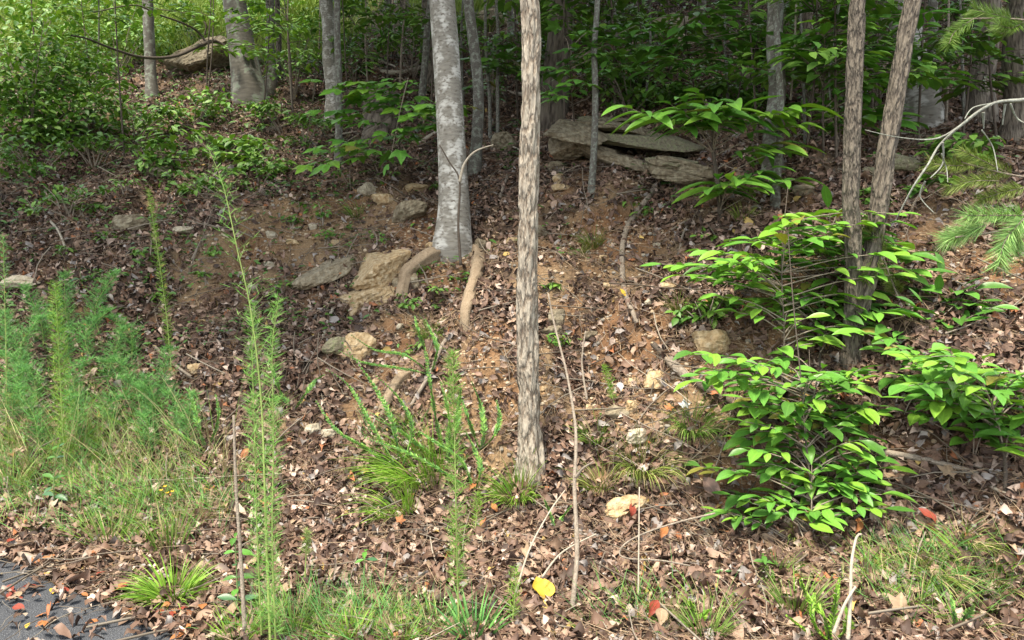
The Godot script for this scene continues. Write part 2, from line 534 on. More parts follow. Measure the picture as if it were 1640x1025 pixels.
# ------------------------------------------------------------------ setting
func build_setting() -> void:
	var xs := []
	var zs := []
	var x := -60.0
	while x < 60.0:
		xs.append(x)
		x += 0.055 if absf(x + 0.03) < 5.0 else (0.12 if absf(x) < 9.0 else 2.0)
	xs.append(60.0)
	var z := 25.0
	while z > -90.0:
		zs.append(z)
		z -= 0.055 if (z < -1.5 and z > -9.0) else (0.12 if (z <= -9.0 and z > -16.0) else (0.5 if (z < 0 and z > -34) else 2.0))
	zs.append(-90.0)
	var st := begin()
	var nx := xs.size()
	for zz in zs:
		for xx in xs:
			var h := H(xx, zz) if (xx > GX0 and xx < -GX0) else raw_h(xx, zz)
			var rd := on_road(xx, zz)
			if rd > -0.06: h = lerpf(h, -0.05, smoothstep(-0.06, 0.0, rd))
			var s := s_of(xx, zz)
			var soilness := clampf(soil_amount(Vector3(xx, h, zz)), 0, 1)
			var n1 := nz2.get_noise_2d(xx * 55, zz * 55 + 44)
			var humus := Color(0.045, 0.03, 0.022).lerp(Color(0.10, 0.066, 0.045), clampf(n1 * 1.6 + 0.5, 0, 1))
			var clay := Color(0.235, 0.125, 0.06).lerp(Color(0.31, 0.21, 0.12), clampf(n1 * 1.8 + 0.5, 0, 1))
			var c := humus.lerp(clay, soilness)
			var g := meadow(xx, zz)
			c = c.lerp(Color(0.13, 0.2, 0.035), g)
			st.set_color(c)
			st.add_vertex(Vector3(xx, h, zz))
	for j in zs.size() - 1:
		for i in nx - 1:
			var a := j * nx + i
			for q in [a, a + nx, a + 1, a + 1, a + nx, a + nx + 1]: st.add_index(q)
	st.generate_normals()
	solo("ground", st.commit(), M.soil, "reddish brown soil of the roadside bank rising into the wood", "ground", Vector3.ZERO, "", "structure")
	# the road: its edge runs diagonally across the lower left corner
	var rs := begin()
	var dirn := (road_b - road_a).normalized()
	var side := Vector3(-dirn.z, 0, dirn.x)
	if side.z < 0: side = -side
	var nn := 240
	var rows := [0.0, 0.01, 0.03, 0.08, 0.4, 2.0, 6.0]
	for i in nn + 1:
		var t := -12.0 + 26.0 * i / nn
		for k in rows.size():
			var wob := nz2.get_noise_1d(t * 140.0) * 0.022 + nz2.get_noise_1d(t * 600.0) * 0.007
			var p: Vector3 = road_a + dirn * t + side * (rows[k] + (wob if k < 4 else 0.0))
			p.y = [-0.03, 0.004, 0.011, 0.014, 0.016, 0.03, 0.05][k]
			rs.add_vertex(p)
	var w := rows.size()
	for i in nn:
		for k in w - 1:
			var a := i * w + k
			for q in [a, a + w, a + 1, a + 1, a + w, a + w + 1]: rs.add_index(q)
	rs.generate_normals()
	solo("road", rs.commit(), M.asphalt, "dark grey asphalt road with a crumbling edge in the corner", "road", Vector3.ZERO, "", "structure")

var road_a: Vector3
var road_b: Vector3

func flat_px(u: float, v: float) -> Vector3:
	var d := pt(u, v, 1.0) - EYE
	return EYE + d * (-EYE.y / d.y)

# > 0 on the asphalt (metres in from its edge)
func on_road(x: float, z: float) -> float:
	var dirn := (road_b - road_a).normalized()
	var side := Vector3(-dirn.z, 0, dirn.x)
	if side.z < 0: side = -side
	return (Vector3(x, 0, z) - road_a).dot(side)

func soil_amount(p: Vector3) -> float:
	var k := 0.0
	for s in soil_spots:
		var d: float = Vector2(p.x - s[0].x, p.z - s[0].z).length() / s[1]
		k = maxf(k, 1.15 - d)
	k = k * 1.0 + nz2.get_noise_2d(p.x * 130.0, p.z * 130.0) * 0.9
	return clampf(k * 1.6, 0, 1)

# the opening behind, upper left
func meadow(x: float, z: float) -> float:
	var d := -z
	if d > 15.0 and x < 2.5 and x > -2.4: return smoothstep(15.5, 18.0, d + nz.get_noise_2d(x * 50, z * 50) * 1.5) * smoothstep(0.0, 1.5, 2.4 - x)
	return smoothstep(13.5, 16.0, d + nz.get_noise_2d(x * 50, z * 50) * 1.5) * smoothstep(0.0, 1.6, -x - 2.4 - (d - 12.0) * 0.06)

# ------------------------------------------------------------------ ground cover
func litter_color(dim: float) -> Color:
	var k := rng.randf()
	var c: Color
	if k < 0.30: c = Color(0.15, 0.088, 0.058)
	elif k < 0.52: c = Color(0.21, 0.132, 0.095)
	elif k < 0.73: c = Color(0.075, 0.046, 0.034)
	elif k < 0.85: c = Color(0.34, 0.23, 0.16)
	elif k < 0.93: c = Color(0.48, 0.365, 0.29)
	elif k < 0.983: c = Color(0.30, 0.265, 0.24)
	elif k < 0.995: c = Color(0.36, 0.14, 0.06)
	else: c = Color(0.46, 0.32, 0.1)
	c = Color(c.r, c.g * 1.0, c.b * 1.04) * rr(0.6, 1.15) * dim
	return Color(c.r, c.g, c.b, 1)

func in_view(p: Vector3, pad := 60.0) -> bool:
	var q := cam_basis.inverse() * (p - EYE)
	if q.z > -0.8: return false
	var u := 820.0 + q.x / -q.z * F
	var v := 512.5 - q.y / -q.z * F
	return u > -pad and u < 1640 + pad and v > -pad and v < 1025 + pad

func litter() -> void:
	var root := Node3D.new()
	root.name = "leaf_litter"
	add_child(root)
	tag(root, "brown fallen leaves carpeting the bank and its foot", "leaf litter", "", "stuff")
	var xf := []
	var cols := []
	for k in 7: xf.append([]); cols.append([])
	var near := []
	var count := 0
	for tries in 330000:
		var d := 2.2 + 13.0 * pow(rng.randf(), 1.35)
		var x := rr(-1.02, 1.02) * d
		var p := Vector3(x, 0, -d)
		if not (absf(x) < 8.5): continue
		p.y = H(p.x, p.z)
		if not in_view(p, 420): continue
		var so := soil_amount(p)
		if rng.randf() < so * 0.78: continue
		var rd := on_road(p.x, p.z)
		if rd > -0.03:
			if rng.randf() > 0.2 * exp(-maxf(rd, 0.0) * 16.0) + 0.02: continue
			p.y = 0.02
		if meadow(p.x, p.z) > 0.3: continue
		var dens := 0.75 + 0.5 * nz2.get_noise_2d(p.x * 80, p.z * 80)
		if rng.randf() > dens: continue
		var n := N(p.x, p.z) if rd <= 0.0 else Vector3.UP
		n = (n + Vector3(rr(-1, 1), rr(-.2, .5), rr(-1, 1)) * (0.9 if rd <= 0 else 0.2)).normalized()
		var a := rr(0, TAU)
		var f := Vector3(cos(a), 0, sin(a))
		f = (f - n * f.dot(n)).normalized()
		var sz := rr(0.042, 0.08) * (1.4 if rng.randf() < 0.12 else 1.0) * (0.8 if rd > 0 else 1.0)
		var kind := rng.randi() % 7
		var t := at(dir_basis(f, n, sz), p + n * rr(0.004, 0.026) - f * sz * 0.5)
		if rd <= -0.02 and depth_of(p) < 4.6 and in_view(p, -5) and near.size() < 300 and rng.randf() < 0.02:
			near.append([kind, t])
			continue
		xf[kind].append(t)
		cols[kind].append(litter_color(1.0))
		count += 1
	for k in 7: scatter("leaves", leaf_dry[k], M.litter, xf[k], cols[k], root)
	print("litter ", count, " near ", near.size())
	var mats := ["dry_brown", "dry_tan", "dry_mauve", "dry_brown", "dry_pale", "dry_dark", "dry_mauve", "dry_grey", "dry_tan"]
	for e in near:
		var t: Transform3D = e[1]
		t.basis = t.basis * 1.18
		t.origin += t.basis.y.normalized() * 0.014
		var o := solo("fallen_leaf", leaf_dry[e[0]], M[mats[rng.randi() % mats.size()]], "dry curled brown leaf lying loose on the litter at the bank's foot", "leaf", Vector3.ZERO, "loose brown leaves on the litter")
		o.transform = t

func pebbles() -> void:
	var xf := []
	var cols := []
	for tries in 90000:
		var d := 2.4 + 8.0 * rng.randf()
		var p := Vector3(rr(-0.75, 0.75) * d, 0, -d)
		if on_road(p.x, p.z) > -0.05: continue
		p.y = H(p.x, p.z)
		var so := soil_amount(p)
		if rng.randf() > so * 0.8 + 0.01: continue
		if not in_view(p): continue
		var s := 0.004 + 0.017 * pow(rng.randf(), 3.5)
		var b := Basis.from_euler(Vector3(rr(0, 6), rr(0, 6), rr(0, 6))).scaled(Vector3(s, s * rr(0.5, 0.9), s * rr(0.7, 1.2)))
		xf.append(at(b, p + Vector3(0, s * 0.2, 0)))
		var c := Color(0.33, 0.2, 0.1).lerp(Color(0.55, 0.45, 0.33), rng.randf())
		if rng.randf() < 0.2: c = Color(0.3, 0.27, 0.23)
		cols.append(c * rr(0.7, 1.1))
	var sph := SphereMesh.new()
	sph.radius = 1.0; sph.height = 2.0; sph.radial_segments = 6; sph.rings = 3
	var m := scatter("gravel", sph, M.pebble, xf, cols, self)
	tag(m, "small tan stone chips strewn over the bare clay", "gravel", "", "stuff")

func twigs() -> void:
	var xf := []
	var cols := []
	var bent := tube([Vector3(0, 0, 0), Vector3(0.03, 0.03, -0.35), Vector3(-0.02, 0.0, -0.7), Vector3(0.02, 0.04, -1)], 0.009, 0.004, 6, 4)
	for tries in 22000:
		var d := 2.3 + 12.0 * rng.randf()
		var p := Vector3(rr(-0.75, 0.75) * d, 0, -d)
		if meadow(p.x, p.z) > 0.2: continue
		var rd := on_road(p.x, p.z)
		if rd > 0 and rng.randf() > 0.25: continue
		p.y = H(p.x, p.z) if rd < 0 else 0.022
		var dens := 0.3 + 0.5 * nz2.get_noise_2d(p.x * 50 + 70, p.z * 50)
		if d > 6.5: dens += 0.2
		if rng.randf() > dens: continue
		if not in_view(p): continue
		var n := (N(p.x, p.z) + Vector3(rr(-1, 1), 0, rr(-1, 1)) * 0.25).normalized() if rd < 0 else Vector3.UP
		var a := rr(0, TAU)
		var f := Vector3(cos(a), 0, sin(a))
		f = (f - n * f.dot(n)).normalized()
		var l := rr(0.08, 0.28) if rng.randf() < 0.8 else rr(0.3, 0.75)
		xf.append(at(Basis.looking_at(f, n) * Basis.from_scale(Vector3(l * 0.7 + 0.06, l, l)), p + n * 0.025 - f * l * 0.5))
		cols.append(Color(0.12, 0.09, 0.065).lerp(Color(0.34, 0.29, 0.23), rng.randf()) * rr(0.6, 1.0))
	var m := scatter("twig_litter", bent, M.twig, xf, cols, self)
	tag(m, "small grey twigs and pine straw strewn among the fallen leaves", "twigs", "", "stuff")

# pine straw and rootlets matted among the leaves
func straw() -> void:
	var st := begin()
	for i in 3:
		var a := rr(0, TAU)
		add_blade(st, Vector3(rr(-.02, .02), rr(0, .012), rr(-.02, .02)), Vector3(cos(a), rr(-.1, .2), sin(a)).normalized(), rr(0.09, 0.16), 0.0028, Vector3(rr(-.1, .1), -0.03, rr(-.1, .1)), Color.WHITE, 3)
	st.generate_normals()
	var me := st.commit()
	var xf := []
	var cols := []
	for tries in 40000:
		var d := 2.3 + 9.0 * pow(rng.randf(), 1.2)
		var p := Vector3(rr(-0.95, 0.95) * d, 0, -d)
		if on_road(p.x, p.z) > -0.02 or meadow(p.x, p.z) > 0.2: continue
		if rng.randf() > 0.55 + nz2.get_noise_2d(p.x * 70 + 10, p.z * 70): continue
		p.y = H(p.x, p.z)
		var n := (N(p.x, p.z) + Vector3(rr(-1, 1), 0, rr(-1, 1)) * 0.3).normalized()
		var a := rr(0, TAU)
		xf.append(at(dir_basis(Vector3(cos(a), rr(-.1, .1), sin(a)), n, rr(0.7, 1.4)), p + n * rr(0.015, 0.04)))
		cols.append(Color(0.17, 0.105, 0.065).lerp(Color(0.42, 0.31, 0.2), rng.randf()))
	print("straw ", xf.size())
	var m := scatter("pine_straw", me, M.twig, xf, cols, self)
	tag(m, "thin brown pine straw and rootlets matted into the leaf litter", "pine straw", "", "stuff")

func slope_greenery() -> void:
	var xf := []
	var cols := []
	for tries in 60000:
		var d := rr(5.6, 15.0)
		var p := Vector3(rr(-0.75, 0.75) * d, 0, -d)
		p.y = H(p.x, p.z)
		if not in_view(p): continue
		var k := nz2.get_noise_2d(p.x * 60 - 33, p.z * 60 + 9) * 1.3
		if p.x < -1.2: k += 0.42
		if d > 8.0: k += 0.2
		if p.x > 2.0: k -= 0.2
		if rng.randf() > clampf(k, 0, 1) * 0.55: continue
		var a := rr(0, TAU)
		var l := rr(0.035, 0.075) * (0.7 + d * 0.06)
		xf.append(at(dir_basis(Vector3(cos(a), rr(-.4, .3), sin(a)), Vector3(rr(-.4, .4), 1, rr(0, .6)), l), p + Vector3(0, 0.02 + 0.16 * rng.randf() * rng.randf(), 0)))
		var c := Color(0.04, 0.11, 0.025).lerp(Color(0.11, 0.23, 0.04), rng.randf())
		cols.append(c)
	print("greenery ", xf.size())
	var m := scatter("slope_greenery", leaf_far, M.green, xf, cols, self)
	tag(m, "low small leaved greenery creeping over the upper slope", "ground cover", "", "stuff")

func add_blade(st: SurfaceTool, p: Vector3, d: Vector3, l: float, w: float, droop: Vector3, c: Color, seg := 5) -> void:
	var side := d.cross(Vector3(rr(-1, 1), 0.1, rr(-1, 1))).normalized()
	var q := p
	var dd := d
	var prev := [q - side * w * 0.4, q + side * w * 0.4]
	for i in seg:
		dd = (dd + droop * (0.5 + float(i) / seg)).normalized()
		q += dd * l / seg
		var t := float(i + 1) / seg
		var ww := w * (1.0 - t * t) * 0.5
		var cur := [q - side * ww, q + side * ww]
		for v in [prev[0], cur[0], cur[1], prev[0], cur[1], prev[1]]:
			st.set_color(c)
			st.add_vertex(v)
		prev = cur

func tuft_mesh(n: int, l: float, spread: float, droop: Vector3, greens: Array, dry: float, w := 0.004, base := 0.05) -> ArrayMesh:
	var st := begin()
	for i in n:
		var a := rr(0, TAU)
		var r := base * sqrt(rng.randf())
		var d := (Vector3(cos(a), 0, sin(a)) * spread * rr(0.3, 1.2) + Vector3.UP + droop * Vector3(2.0, 0.0, 2.0)).normalized()
		var c: Color = greens[rng.randi() % greens.size()] * rr(0.75, 1.2)
		if rng.randf() < dry: c = Color(0.45, 0.37, 0.2) * rr(0.7, 1.1)
		c.a = 1
		var dr := droop * rr(0.7, 1.25) + Vector3(cos(a), -1.0, sin(a)) * 0.09 * rr(0.3, 1.2)
		add_blade(st, Vector3(cos(a) * r, -0.02, sin(a) * r), d, l * rr(0.55, 1.15), w * rr(0.7, 1.2), dr, c)
	st.generate_normals()
	return st.commit()

const G_BRIGHT := [Color(0.2, 0.37, 0.04), Color(0.26, 0.42, 0.06), Color(0.14, 0.29, 0.035)]
const G_MID := [Color(0.12, 0.24, 0.035), Color(0.17, 0.3, 0.05), Color(0.22, 0.31, 0.08)]
const G_OLIVE := [Color(0.17, 0.24, 0.045), Color(0.24, 0.29, 0.07), Color(0.12, 0.18, 0.035)]
const G_FERN := [Color(0.18, 0.36, 0.085), Color(0.25, 0.43, 0.09), Color(0.13, 0.3, 0.09)]
const G_SOFT := [Color(0.135, 0.33, 0.085), Color(0.18, 0.4, 0.1), Color(0.1, 0.26, 0.075)]

func grass_cover() -> void:
	var st_a := tuft_mesh(9, 0.16, 0.8, Vector3.ZERO, G_BRIGHT, 0.12, 0.0042, 0.05)
	var st_b := tuft_mesh(6, 0.22, 0.9, Vector3(0.05, 0, 0.03), G_SOFT, 0.2, 0.0038, 0.05)
	var root := Node3D.new()
	root.name = "verge_grass"
	add_child(root)
	tag(root, "thin green and straw coloured grass growing through the litter of the verge", "grass", "", "stuff")
	var xf := [[], []]
	for tries in 30000:
		var u := rr(-40, 1680)
		var v := rr(560, 1060)
		# where the photograph shows grass: left verge, foot of the bank, lower right
		var k := 0.0
		k = maxf(k, 1.0 - Vector2((u - 90) / 260.0, (v - 720) / 150.0).length())
		k = maxf(k, 0.9 - Vector2((u - 230) / 200.0, (v - 800) / 110.0).length())
		k = maxf(k, 0.8 - Vector2((u - 560) / 260.0, (v - 1010) / 70.0).length())
		k = maxf(k, 0.7 - Vector2((u - 1500) / 240.0, (v - 930) / 130.0).length())
		k = maxf(k, 0.5 - Vector2((u - 1050) / 260.0, (v - 990) / 70.0).length())
		k = maxf(k, 0.5 - Vector2((u - 640) / 90.0, (v - 700) / 90.0).length())
		if rng.randf() > k * (0.95 if u < 800.0 else 0.6): continue
		var p := px(u, v)
		if on_road(p.x, p.z) > -0.12: continue
		var s := rr(0.55, 1.25)
		xf[rng.randi() % 2].append(at(Basis(Vector3.UP, rr(0, TAU)).scaled(Vector3(s, s * rr(0.8, 1.2), s)), p))
	scatter("blades", st_a, M.grass, xf[0], [], root)
	scatter("blades", st_b, M.grass, xf[1], [], root)
	print("grass ", xf[0].size() + xf[1].size())
	# meadow grass in the sunny opening
	var mf := []
	var mc := []
	var mt := tuft_mesh(10, 0.55, 0.5, Vector3.ZERO, [Color(0.8, 0.8, 0.8), Color(1, 1, 1)], 0.0, 0.016, 0.16)
	for tries in 9000:
		var d := rr(11.5, 26.0)
		var p := Vector3(-rr(-0.15, 0.85) * d, 0, -d)
		if rng.randf() > meadow(p.x, p.z): continue
		p.y = H(p.x, p.z)
		if not in_view(p, 150): continue
		mf.append(at(Basis(Vector3.UP, rr(0, TAU)).scaled(Vector3.ONE * rr(0.7, 1.3)), p))
		mc.append(Color(0.2, 0.32, 0.05).lerp(Color(0.32, 0.4, 0.08), rng.randf()))
	var m := scatter("meadow_grass", mt, M.grass, mf, mc, self)
	tag(m, "tall sunlit yellow green grass in the opening behind the wood", "grass", "", "stuff")

# ------------------------------------------------------------------ rocks
func rock(u: float, v: float, w: float, h: float, mt: String, label: String, o := {}) -> MeshInstance3D:
	# w, h: size in pixels; it sits on the ground where its foot is seen
	var p := px(u, v + h * 0.5)
	var d := depth_of(p)
	var sz := Vector3(w * d / F, h * d / F * 1.2, w * d / F * o.get("deep", 0.7))
	var m := solo(o.get("name", "rock"), rock_mesh(sz, int(u * 3 + v), o.get("planes", 11), o.get("bed", 0.0)), M[mt], label, "rock", Vector3.ZERO, o.get("group", ""))
	var n := N(p.x, p.z)
	m.basis = Basis(Vector3.BACK, deg_to_rad(o.get("tilt", 0.0))) * Basis(Vector3.RIGHT, -atan2(-n.z, n.y) * -0.35) * Basis(Vector3.UP, o.get("turn", 0.3))
	m.position = p + Vector3(0, sz.y * (o.get("lift", 0.30) - 0.14), -sz.z * 0.12)
	return m

func slab(parent: Node3D, called: String, u: float, v: float, d: float, w: float, h: float, deep: float, tilt: float, turn: float, mt: String, sd: int, bed := 3.0) -> void:
	var sz := Vector3(w * d / F, h * d / F * 1.15, deep)
	var m := part(called, rock_mesh(sz, sd, 9, bed), M[mt], parent)
	m.position = pt(u, v, d) - parent.position + Vector3(0, 0, -deep * 0.25)
	m.basis = Basis(Vector3.BACK, deg_to_rad(tilt)) * Basis(Vector3.RIGHT, 0.18) * Basis(Vector3.UP, turn)

func rocks() -> void:
	# the big layered ledge in the wood
	var p := px(1010, 268)
	var d := depth_of(p)
	var t := thing("rock_ledge", "long layered grey rock ledge in the wood right of the furrowed tree", "rock", p)
	slab(t, "slab", 925, 208, d + .05, 104, 40, 0.8, -12, 0.3, "rock_grey", 12, 0.0)
	slab(t, "slab", 905, 236, d + .22, 60, 40, 0.5, -6, 0.1, "rock_tan_grey", 17, 0.0)
	slab(t, "slab", 965, 240, d + .12, 120, 34, 0.8, -14, 0.1, "rock_tan_grey", 11, 0.0)
	slab(t, "slab", 1000, 202, d + .3, 150, 26, 0.8, -9, -0.1, "rock_grey", 13, 0.0)
	slab(t, "slab", 1045, 222, d + .1, 150, 28, 0.8, -4, 0.25, "rock_moss", 14, 0.0)
	slab(t, "slab", 1075, 242, d + .3, 110, 26, 0.7, -8, -0.2, "rock_grey", 18, 0.0)
	slab(t, "slab", 1010, 256, d + .02, 100, 20, 0.5, -16, 0.0, "rock_tan_grey", 15, 0.0)
	slab(t, "slab", 975, 193, d + .45, 70, 20, 0.5, -2, 0.5, "rock_moss", 16, 0.0)
	p = px(1105, 305)
	d = depth_of(p)
	t = thing("rock_slab", "tilted tan grey rock slab at the right end of the ledge", "rock", p)
	slab(t, "slab", 1110, 275, d, 110, 46, 0.6, -12, 0.2, "rock_grey", 21, 2.0)
	slab(t, "slab", 1090, 262, d + .15, 90, 26, 0.5, -6, -0.3, "rock_moss", 22, 2.0)
	# ochre outcrop left of the grey tree
	p = px(585, 500)
	d = depth_of(p)
	t = thing("rock_outcrop", "fractured ochre rock outcrop below and left of the pale grey tree", "rock", p)
	slab(t, "block", 606, 430, d + .22, 104, 58, 0.6, 12, 0.2, "rock_tan", 61, 0.0)
	slab(t, "block", 588, 474, d + .16, 100, 40, 0.6, 14, -0.2, "rock_tan", 62, 0.0)
	slab(t, "block", 560, 498, d + .08, 56, 36, 0.45, 16, 0.4, "rock_tan", 63, 0.0)
	slab(t, "block", 640, 468, d + .26, 66, 90, 0.5, 4, 0.6, "rock_tan_grey", 64, 0.0)
	slab(t, "block", 655, 425, d + .32, 50, 40, 0.5, 8, 0.0, "rock_tan", 65, 0.0)
	slab(t, "block", 600, 520, d + .14, 90, 50, 0.4, 6, 0.3, "rock_tan_grey", 66, 0.0)
	p = px(525, 455)
	d = depth_of(p)
	t = thing("overhanging_slab", "thin flat tan rock slab jutting out beside the ochre outcrop", "rock", p)
	slab(t, "slab", 530, 430, d + .05, 120, 30, 0.5, 20, 0.5, "rock_tan_grey", 47, 0.0)
	slab(t, "slab", 505, 452, d + .1, 60, 18, 0.35, 10, 0.0, "rock_moss", 42, 1.5)
	rock(537, 548, 36, 34, "rock_moss", "small square mossy rock low on the bank under the ochre outcrop", {"planes": 8, "deep": 1.0, "lift": 0.35})
	rock(575, 530, 60, 70, "rock_tan", "brown weathered rock face below the ochre outcrop", {"deep": 0.5, "lift": 0.2, "bed": 2.0})
	rock(1138, 541, 58, 42, "rock_tan", "blocky tan rock with dark cracks beside the leafy sapling", {"planes": 7, "tilt": -6, "bed": 1.5, "lift": 0.4})
	rock(1052, 598, 40, 34, "rock_tan", "tan rock under the broken log in the bare clay", {"planes": 8})
	rock(1012, 606, 30, 14, "rock_tan", "thin flat brown stone left of the rock under the log", {})
	rock(992, 656, 40, 28, "rock_grey", "flat grey stone slab leaning in the litter above the hanging grass", {"tilt": -20, "planes": 8})
	rock(1018, 690, 34, 32, "rock_pale", "pale upright stone just below the flat grey slab", {"planes": 8})
	rock(1012, 645, 28, 24, "rock_tan", "orange brown stone wedged behind the flat grey slab", {})
	rock(1003, 803, 62, 46, "rock_tan", "broad tan rock under the drooping grass near the foot of the bank", {"planes": 8, "deep": 0.6, "bed": 1.0, "lift": 0.35})
	rock(498, 683, 24, 30, "rock_pale", "light tan stone, left of a pair in the litter", {"planes": 8})
	rock(524, 690, 24, 22, "rock_pale", "light tan stone, right of a pair in the litter", {"planes": 8})
	rock(1326, 535, 28, 20, "rock_pale", "small whitish stone behind the sapling leaves on the right", {})
	rock(895, 498, 26, 40, "rock_grey", "upright grey stone right of the furrowed tree", {"tilt": 15})
	rock(890, 524, 40, 18, "rock_grey", "low grey stone at the foot of the upright one", {})
	rock(948, 532, 24, 18, "rock_grey", "bluish grey stone alone in dark leaf litter", {})
	rock(35, 445, 70, 28, "rock_pale", "pale flat rock at the left edge above the weeds", {"bed": 1.5})
	rock(812, 220, 42, 44, "rock_grey", "lichen grey boulder between the pale grey and the furrowed tree", {"planes": 9})
	rock(590, 298, 34, 22, "rock_pale", "pale flat stone on the slope below the stump", {"tilt": 20})
	rock(652, 330, 62, 34, "rock_grey", "sloping grey slab left of the pale grey tree", {"tilt": 24, "planes": 8})
	rock(662, 296, 42, 24, "rock_tan", "brown block above the sloping grey slab", {})
	rock(612, 312, 30, 26, "rock_tan", "rounded brown rock between the pale stone and the slab", {})
	rock(893, 262, 26, 20, "rock_grey", "dark grey chunk under the left end of the ledge", {})
	rock(896, 280, 18, 22, "rock_tan", "small tan wedge standing below the ledge", {"tilt": 20})
	rock(900, 297, 32, 13, "rock_tan", "flat tan flake lying below the ledge", {"tilt": 8})
	rock(320, 86, 104, 50, "rock_grey", "flat topped grey boulder behind the left forest tree", {"tilt": 12, "planes": 6, "deep": 1.2, "turn": 0.6})
	rock(200, 350, 62, 40, "rock_grey", "weathered grey rock half buried in the dark slope on the left", {"bed": 2.0})
	rock(158, 158, 40, 26, "rock_grey", "far grey rock in the leafy slope on the upper left", {})
	rock(178, 180, 26, 30, "rock_tan", "brown upright rock on the upper left slope", {})
	rock(260, 268, 46, 24, "rock_pale", "broken whitish rock under the low green shrubs on the left", {"bed": 3.0})
	rock(315, 585, 30, 30, "rock_tan", "rusty tan rock at the end of the long grey stick", {})
	rock(298, 365, 36, 16, "rock_pale", "flat pale stone in the litter left of the tall feathery weed", {})
	rock(404, 458, 22, 16, "rock_pale", "small pale stone right of the tall feathery weed", {})
	rock(434, 372, 18, 16, "rock_pale", "small rounded stone in the brown slope", {})
	rock(1440, 256, 66, 34, "rock_moss", "mossy grey rock behind the leaning twin trunk", {"planes": 8})
	rock(1400, 270, 36, 24, "rock_moss", "smaller mossy rock between the twin trunks", {})
	rock(1290, 298, 34, 22, "rock_grey", "low grey rock in the litter right of the straight trunk", {})
	rock(868, 365, 44, 22, "rock_grey", "flat grey stone peeping out right of the furrowed tree", {})
	rock(820, 382, 24, 14, "rock_tan", "flat brown stone left of the furrowed tree", {})
	rock(766, 388, 24, 26, "rock_tan_grey", "tan wedge of rock at the right side of the grey tree's foot", {"planes": 8})
	rock(1075, 30, 60, 50, "rock_pale", "pale sunlit boulder high on the slope behind the ledge", {"planes": 8})
	rock(1100, 62, 46, 30, "rock_pale", "smaller sunlit stone right below the high pale boulder", {})
	rock(800, 22, 60, 30, "rock_pale", "pale far boulder showing between the two middle trees", {"planes": 8})
	rock(1070, 455, 30, 18, "rock_tan", "flat tan stone under the sapling's leftmost leaves", {})
	rock(975, 455, 22, 16, "rock_tan", "small tan stone beside the curved root", {})
	for e in [[700, 398, 16, 12], [430, 420, 16, 12], [690, 390, 20, 14], [716, 388, 20, 12], [540, 385, 16, 12], [965, 410, 14, 10], [1040, 480, 16, 12], [1052, 390, 14, 10], [935, 380, 16, 10], [870, 620, 14, 10], [945, 650, 12, 16], [1105, 660, 14, 10], [760, 545, 14, 10], [600, 610, 20, 14], [640, 520, 16, 12], [500, 360, 18, 12], [470, 385, 20, 12], [1140, 745, 20, 20]]:
		rock(e[0], e[1], e[2], e[3], ["rock_tan", "rock_pale"][rng.randi() % 2], "small tan stone lying on the bare clay of the bank", {"name": "stone", "group": "small stones on the bare clay", "planes": 8, "turn": rr(0, 3)})

# ------------------------------------------------------------------ trees
var crowns := []

func make_crowns() -> void:
	for k in 3:
		var n := 6500
		var xf := []
		var cols := []
		var lobes := []
		for i in 11: lobes.append([Vector3(rr(-1.6, 1.6), rr(0.2, 4.2), rr(-1.6, 1.6)), rr(0.6, 1.15)])
		for i in n:
			var l = lobes[rng.randi() % 11]
			var p: Vector3 = l[0] + Vector3(rr(-1, 1), rr(-.7, .7), rr(-1, 1)).normalized() * l[1] * pow(rng.randf(), 0.4)
			var a := rr(0, TAU)
			xf.append(at(dir_basis(Vector3(cos(a), rr(-.5, .1), sin(a)), Vector3(rr(-.4, .4), 1, rr(-.4, .4)), rr(0.14, 0.22)), p))
			cols.append(Color(0.05, 0.14, 0.022).lerp(Color(0.11, 0.22, 0.035), rng.randf()))
		crowns.append(merged(leaf_far, xf, cols))

